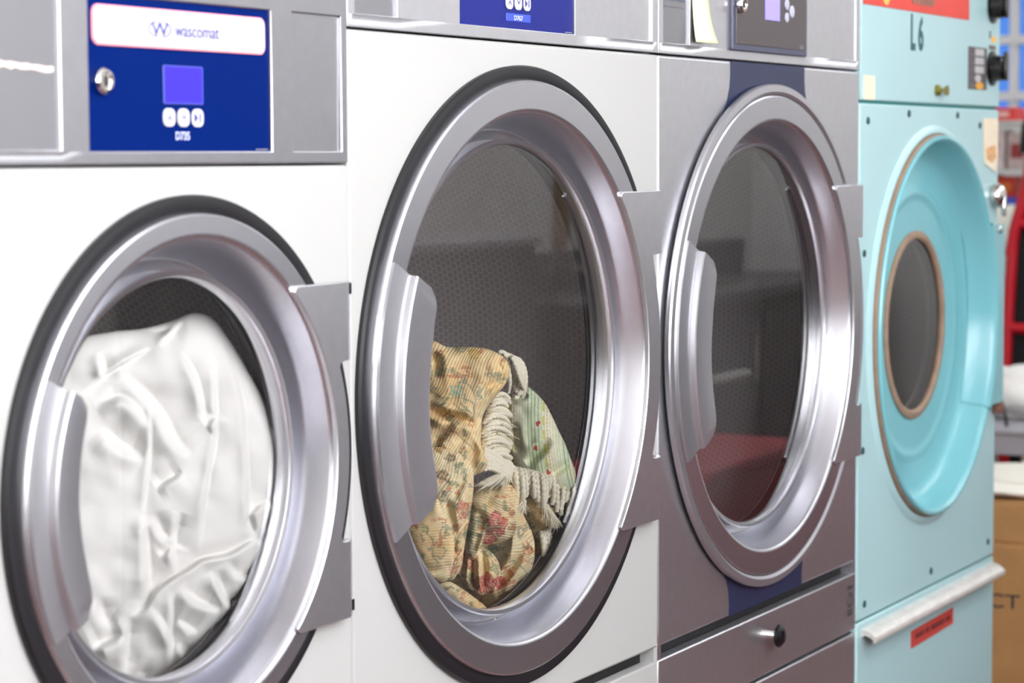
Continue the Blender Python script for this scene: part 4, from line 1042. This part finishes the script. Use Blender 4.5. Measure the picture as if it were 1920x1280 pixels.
# lower fringe against the glass edge
for i in range(11):
    x = 1010 + i * 5.4
    cord(cu, subc, [(x, 1006 - i * 2.2, 0.082), (x + 6, 985 - i + J(3), 0.062), (x + 8 + J(3), 1030 + J(5) - i * 2, 0.056), (1024 + i * 2.8 + J(3), 1088 - abs(i - 3) * 6 + J(6), 0.060)], rad=0.0032)
for i in range(7):
    x = 1045 + i * 5
    cord(cu, subc, [(x, 975 - i * 3, 0.082), (x + 10, 968 - i * 2, 0.07), (x + 8, 1012 - i * 6 + J(5), 0.07)], rad=0.003)


# ------------------------------------------------------------------ beyond the turquoise dryer
CARD = mat('cardboard', (190, 140, 88), rough=0.8, noise_amt=0.08, noise_scale=14)
def carton(label, loc, sx, sy, sz, flap):
    t = thing('cardboard_carton', label, 'carton', loc)
    box('carton_body', 0, sx, 0, sy, 0, sz - 0.004, CARD, t, bevel=0.004)
    for q in (0, 1): box('flap', 0.002, sx - 0.002, 0.002 + q * sy / 2, sy / 2 - 0.001 + q * sy / 2, sz - 0.004, sz, CARD, t, bevel=0.001)
    return t
c1 = carton('large brown cardboard carton with printed letters on the floor beside the turquoise dryer', (2.96, -0.08, 0), 0.55, 0.62, 0.371, True)
cl = text('printed_letters', 'CT', 0, 0.075, 0, 0.033, 0, DARKINK, c1)
cl.rotation_euler = (0, 0, -PI / 2); cl.location = (-0.0006, 0.276, 0.222)
c2 = carton('shallow brown carton stacked on top of the large lettered carton', (2.97, -0.07, 0.371), 0.52, 0.6, 0.093, True)

def bundle(name, loc, size, rgb, label, cat, seed, group=None, mt=None):
    """soft crumpled bundle"""
    bm = bmesh.new(); bmesh.ops.create_icosphere(bm, subdivisions=4, radius=1)
    for v in bm.verts:
        p = v.co.copy(); s = 1 + 0.28 * noise.noise(p * 1.6 + Vector((seed, 0, 0))) + 0.1 * noise.noise(p * 4 + Vector((0, seed, 0)))
        q = p * s
        v.co = (q.x * size[0], q.y * size[1], max(q.z, -0.75) * size[2] + 0.75 * size[2])
    me = bpy.data.meshes.new(name); bm.to_mesh(me); bm.free()
    o = link(name, me, mt or mat('cloth_%d_%d_%d' % rgb, rgb, rough=0.8, bump=0.2, bump_scale=60), None, smooth=180)
    o.location = loc
    return tag(o, label, cat, group)
bundle('folded_sheet', (3.2, 0.2, 0.4645), (0.2, 0.24, 0.026), (246, 240, 226), 'cream folded sheet lying on the stacked cartons', 'sheet', 2.0)

# grey work table
GREY = mat('grey_laminate', (168, 166, 172), rough=0.45)
IVORY = mat('ivory_leg', (228, 220, 204), rough=0.5)
tb = thing('work_table', 'grey work table with ivory legs behind the cardboard cartons', 'table', (3.55, 0, 0))
box('table_top', 0, 0.75, -0.05, 1.15, 0.545, 0.56, GREY, tb, bevel=0.004); box('apron', 0.01, 0.73, -0.03, 1.13, 0.492, 0.545, GREY, tb, bevel=0.003)
for lx in (0.04, 0.66):
    for ly in (0.26, 1.05): box('leg', lx, lx + 0.05, ly, ly + 0.05, 0, 0.492, IVORY, tb, bevel=0.004)
bundle('laundry_bundle', (3.86, 0.38, 0.561), (0.13, 0.15, 0.075), (240, 236, 230), 'white laundry bundle on the grey table', 'laundry', 5.0)
bundle('laundry_bundle', (4.1, 0.62, 0.561), (0.12, 0.13, 0.06), (150, 142, 140), 'grey laundry bundle at the back of the grey table', 'laundry', 9.0)
cb = tube('cable', bez([(3.62, 0.40, 0.72), (3.60, 0.385, 0.66), (3.60, 0.355, 0.62), (3.60, 0.350, 0.556)], 24), 0.0045, KNOB, None, seg=8)
cb2 = cb; tag(cb, 'thin black cable hanging down onto the grey table', 'cable')

# red-framed folding cart with black fabric
REDF = mat('red_tube', (206, 28, 44), rough=0.3)
FAB = mat('black_fabric', (20, 19, 22), rough=0.85)
ct = thing('folding_cart', 'red tubular folding cart with black fabric panels behind the grey table', 'cart', (4.6, 0.2, 0))
def tb_(name, pts, rad=0.017): return tube(name, pts, rad, REDF, ct, seg=10)
post = [(0, 0.462, 0.06), (0, 0.465, 0.66), (0, 0.447, 0.86), (0, 0.44, 1.0), (0, 0.425, 1.08), (0, 0.39, 1.2), (0, 0.365, 1.34), (0, 0.352, 1.40)]
tb_('frame_post', bez([post[0], post[1], post[2], post[3]], 14)); tb_('frame_post', [(0, 0.447, 0.95), (0, 0.437, 1.02), (0, 0.418, 1.09), (0, 0.395, 1.19), (0, 0.375, 1.32), (0, 0.362, 1.40)], 0.018)
tb_('frame_post', [(0, -0.1, 0.06), (0, -0.1, 1.4)])
for z in (0.735, 1.045, 0.12): tb_('cross_bar', [(0, 0.46 if z < 0.9 else 0.435, z), (0, -0.1, z)], 0.016)
box('fabric_panel', 0.012, 0.022, -0.09, 0.452, 0.62, 1.04, FAB, ct); box('fabric_panel', 0.012, 0.022, -0.09, 0.41, 1.05, 1.32, FAB, ct); box('fabric_panel', 0.012, 0.022, -0.09, 0.455, 0.14, 0.60, FAB, ct)
box('back_panel', 0.30, 0.312, -0.1, 0.46, 0.14, 1.2, FAB, ct); box('base_tray', 0.0, 0.32, -0.1, 0.46, 0.1, 0.13, FAB, ct)
for y in (-0.1, 0.44):
    for x in (0.02, 0.28):
        wv, wf = tube_geo([(x, y - 0.012, 0.05), (x, y + 0.012, 0.05)], 0.05, seg=24); mesh('wheel', wv, wf, KNOB, ct, smooth=40)
tube('grip', [(0, 0.405, 1.25), (0, 0.40, 1.33), (0, 0.375, 1.375)], 0.02, KNOB, ct)

# shelf rack with packets below the window
WS = mat('white_shelf', (232, 230, 226), rough=0.5)
sh = thing('shelf_rack', 'white shelf rack of packets below the blue window', 'shelf', (5.45, 0.55, 0))
for z in (0.3, 0.7, 1.02, 1.20, 1.36): box('shelf_board', 0, 0.35, 0, 0.9, z - 0.008, z, WS, sh)
for x in (0.0, 0.33):
    for y in (0.0, 0.88): box('upright', x, x + 0.02, y, y + 0.02, 0, 1.37, WS, sh)
def packet(name, y0, y1, z0, h, rgb, label, cat, x0=5.48, cap=None):
    t = thing(name, label, cat, (x0, y0, z0))
    prismy = box('packet_body', 0, 0.12, 0, y1 - y0, 0, h, mat('pack_%d_%d_%d' % rgb, rgb, rough=0.5, noise_amt=0.12, noise_scale=60), t, bevel=0.006)
    box('packet_label', -0.002, 0.0, (y1 - y0) * 0.2, (y1 - y0) * 0.8, h * 0.3, h * 0.7, mat('pack_%d_%d_%d' % (cap or (240, 236, 230)), cap or (240, 236, 230), rough=0.5), t)
packet('detergent_box', 0.90, 1.02, 1.36, 0.045, (226, 70, 62), 'flat red packet on the top shelf under the blue window', 'box', cap=(240, 190, 180))
packet('detergent_box', 0.86, 0.93, 1.20, 0.12, (206, 184, 180), 'pinkish white packet on the upper shelf, nearer the red cart', 'box', cap=(160, 60, 60))
packet('detergent_box', 0.94, 1.03, 1.20, 0.13, (232, 214, 210), 'white packet on the upper shelf beside the pinkish one', 'box', cap=(190, 120, 120))
packet('detergent_box', 0.90, 0.965, 1.105, 0.07, (214, 60, 40), 'red packet above the blue one on the middle shelf', 'box', cap=(230, 120, 40))
packet('detergent_box', 0.972, 1.05, 1.105, 0.075, (228, 130, 36), 'orange packet beside the red one on the middle shelf', 'box', cap=(226, 60, 40))
packet('detergent_box', 0.89, 1.05, 1.02, 0.085, (70, 96, 214), 'blue packet underneath the red and orange packets', 'box', cap=(220, 220, 250))
bundle('laundry_bundle', (5.3, 0.9, 0.86), (0.1, 0.12, 0.13), (244, 240, 226), 'cream round laundry bundle on the stool by the shelf rack', 'laundry', 14.0)
st = thing('stool', 'white stool carrying a cream laundry bundle', 'stool', (5.3, 0.9, 0))
lathe_pts = None
box('seat', -0.13, 0.13, -0.13, 0.13, 0.83, 0.86, WS, st, bevel=0.008)
for x in (-0.11, 0.09):
    for y in (-0.11, 0.09): box('leg', x, x + 0.02, y, y + 0.02, 0, 0.83, WS, st)

# ------------------------------------------------------------------ across the aisle (seen in the door glass)
STEEL = mat('dull_steel', (96, 96, 100), rough=0.35, metal=0.7)
DKCAB = mat('charcoal_cabinet', (58, 56, 58), rough=0.5)
sk = thing('sink_counter', 'charcoal counter with a steel sink against the cream wall', 'counter', (4.0, -2.14, 0))
box('cabinet_body', 0, 2.1, 0, 0.56, 0.08, 0.78, DKCAB, sk, bevel=0.004); plate_ = box('worktop', -0.02, 2.12, 0, 0.6, 0.78, 0.82, STEEL, sk, bevel=0.006)
box('backsplash', -0.02, 2.12, 0.0, 0.03, 0.82, 0.95, STEEL, sk, bevel=0.004)
box('basin_rim', 0.55, 1.15, 0.1, 0.5, 0.8201, 0.828, CHROME, sk, bevel=0.003); box('basin', 0.58, 1.12, 0.13, 0.47, 0.8285, 0.8295, DARK, sk)
fa = tube('faucet', bez([(0.85, 0.08, 0.82), (0.85, 0.06, 1.15), (0.85, 0.34, 1.15), (0.85, 0.30, 0.96)], 24), 0.012, CHROME, sk)
for x in (0.74, 0.96):
    tp = lathe('tap', [(0.025, -0.02), (0.025, 0.02), (0.0, 0.024)], CHROME, sk, x, 0.88, seg=20); tp.location = (0, 0.09, 0)
for i in range(4):
    dr = box('door', 0.02 + i * 0.52, 0.5 + i * 0.52, 0.56, 0.575, 0.12, 0.74, DKCAB, sk, bevel=0.003); box('handle', 0.42 + i * 0.52, 0.44 + i * 0.52, 0.575, 0.59, 0.5, 0.66, CHROME, dr)
box('shelf_edge', 0.45, 0.78, 0.576, 0.64, 0.535, 0.555, WS, sk, bevel=0.003)
bx_ = thing('storage_cabinet', 'low charcoal storage cabinet across the aisle beside the sink counter', 'cabinet', (2.3, -2.14, 0))
box('cabinet_body', 0, 1.2, 0, 0.55, 0, 1.02, DKCAB, bx_, bevel=0.004); box('worktop', -0.01, 1.21, 0, 0.57, 1.02, 1.045, GREY, bx_, bevel=0.004)
for i in range(2): box('door', 0.02 + i * 0.57, 0.57 + i * 0.57, 0.55, 0.565, 0.06, 1.0, DKCAB, bx_, bevel=0.003)
bn = thing('bench', 'red plastic bench in the aisle opposite the silver dryer', 'bench', (3.05, -1.25, 0))
REDP = mat('red_plastic', (190, 40, 58), rough=0.35)
box('seat', 0, 0.72, 0, 0.36, 0.42, 0.47, REDP, bn, bevel=0.015); box('front_rail', 0.02, 0.70, 0.33, 0.355, 0.26, 0.42, REDP, bn, bevel=0.005); box('base', 0.05, 0.67, 0.05, 0.32, 0.0, 0.42, mat('maroon_plastic', (120, 30, 42), rough=0.5), bn, bevel=0.005)
struct(box('trim_1', 4.70, 4.78, RY0, RY0 + 0.03, 0.96, RH - 0.001, mat('tan_wood', (150, 118, 80), rough=0.5)))

BROWN = mat('brown_laminate', (92, 62, 50), rough=0.4, noise_amt=0.1, noise_scale=8, stretch=(1, 8, 8))
fc_ = thing('reflection_counter', 'long brown laminate counter added for dark reflections, under the added fill window', 'counter', (-3.6, -2.12, 0))  # unseen counter added so the door rings reflect dark brown
box('counter_top', 0, 4.3, 0, 0.5, 0.86, 0.9, BROWN, fc_, bevel=0.006)
for i in range(5): box('leg_panel', 0.02 + i * 1.05, 0.06 + i * 1.05, 0.02, 0.46, 0, 0.86, BROWN, fc_, bevel=0.003)
box('back_panel', 0.06, 4.22, 0.02, 0.04, 0.1, 0.86, BROWN, fc_)
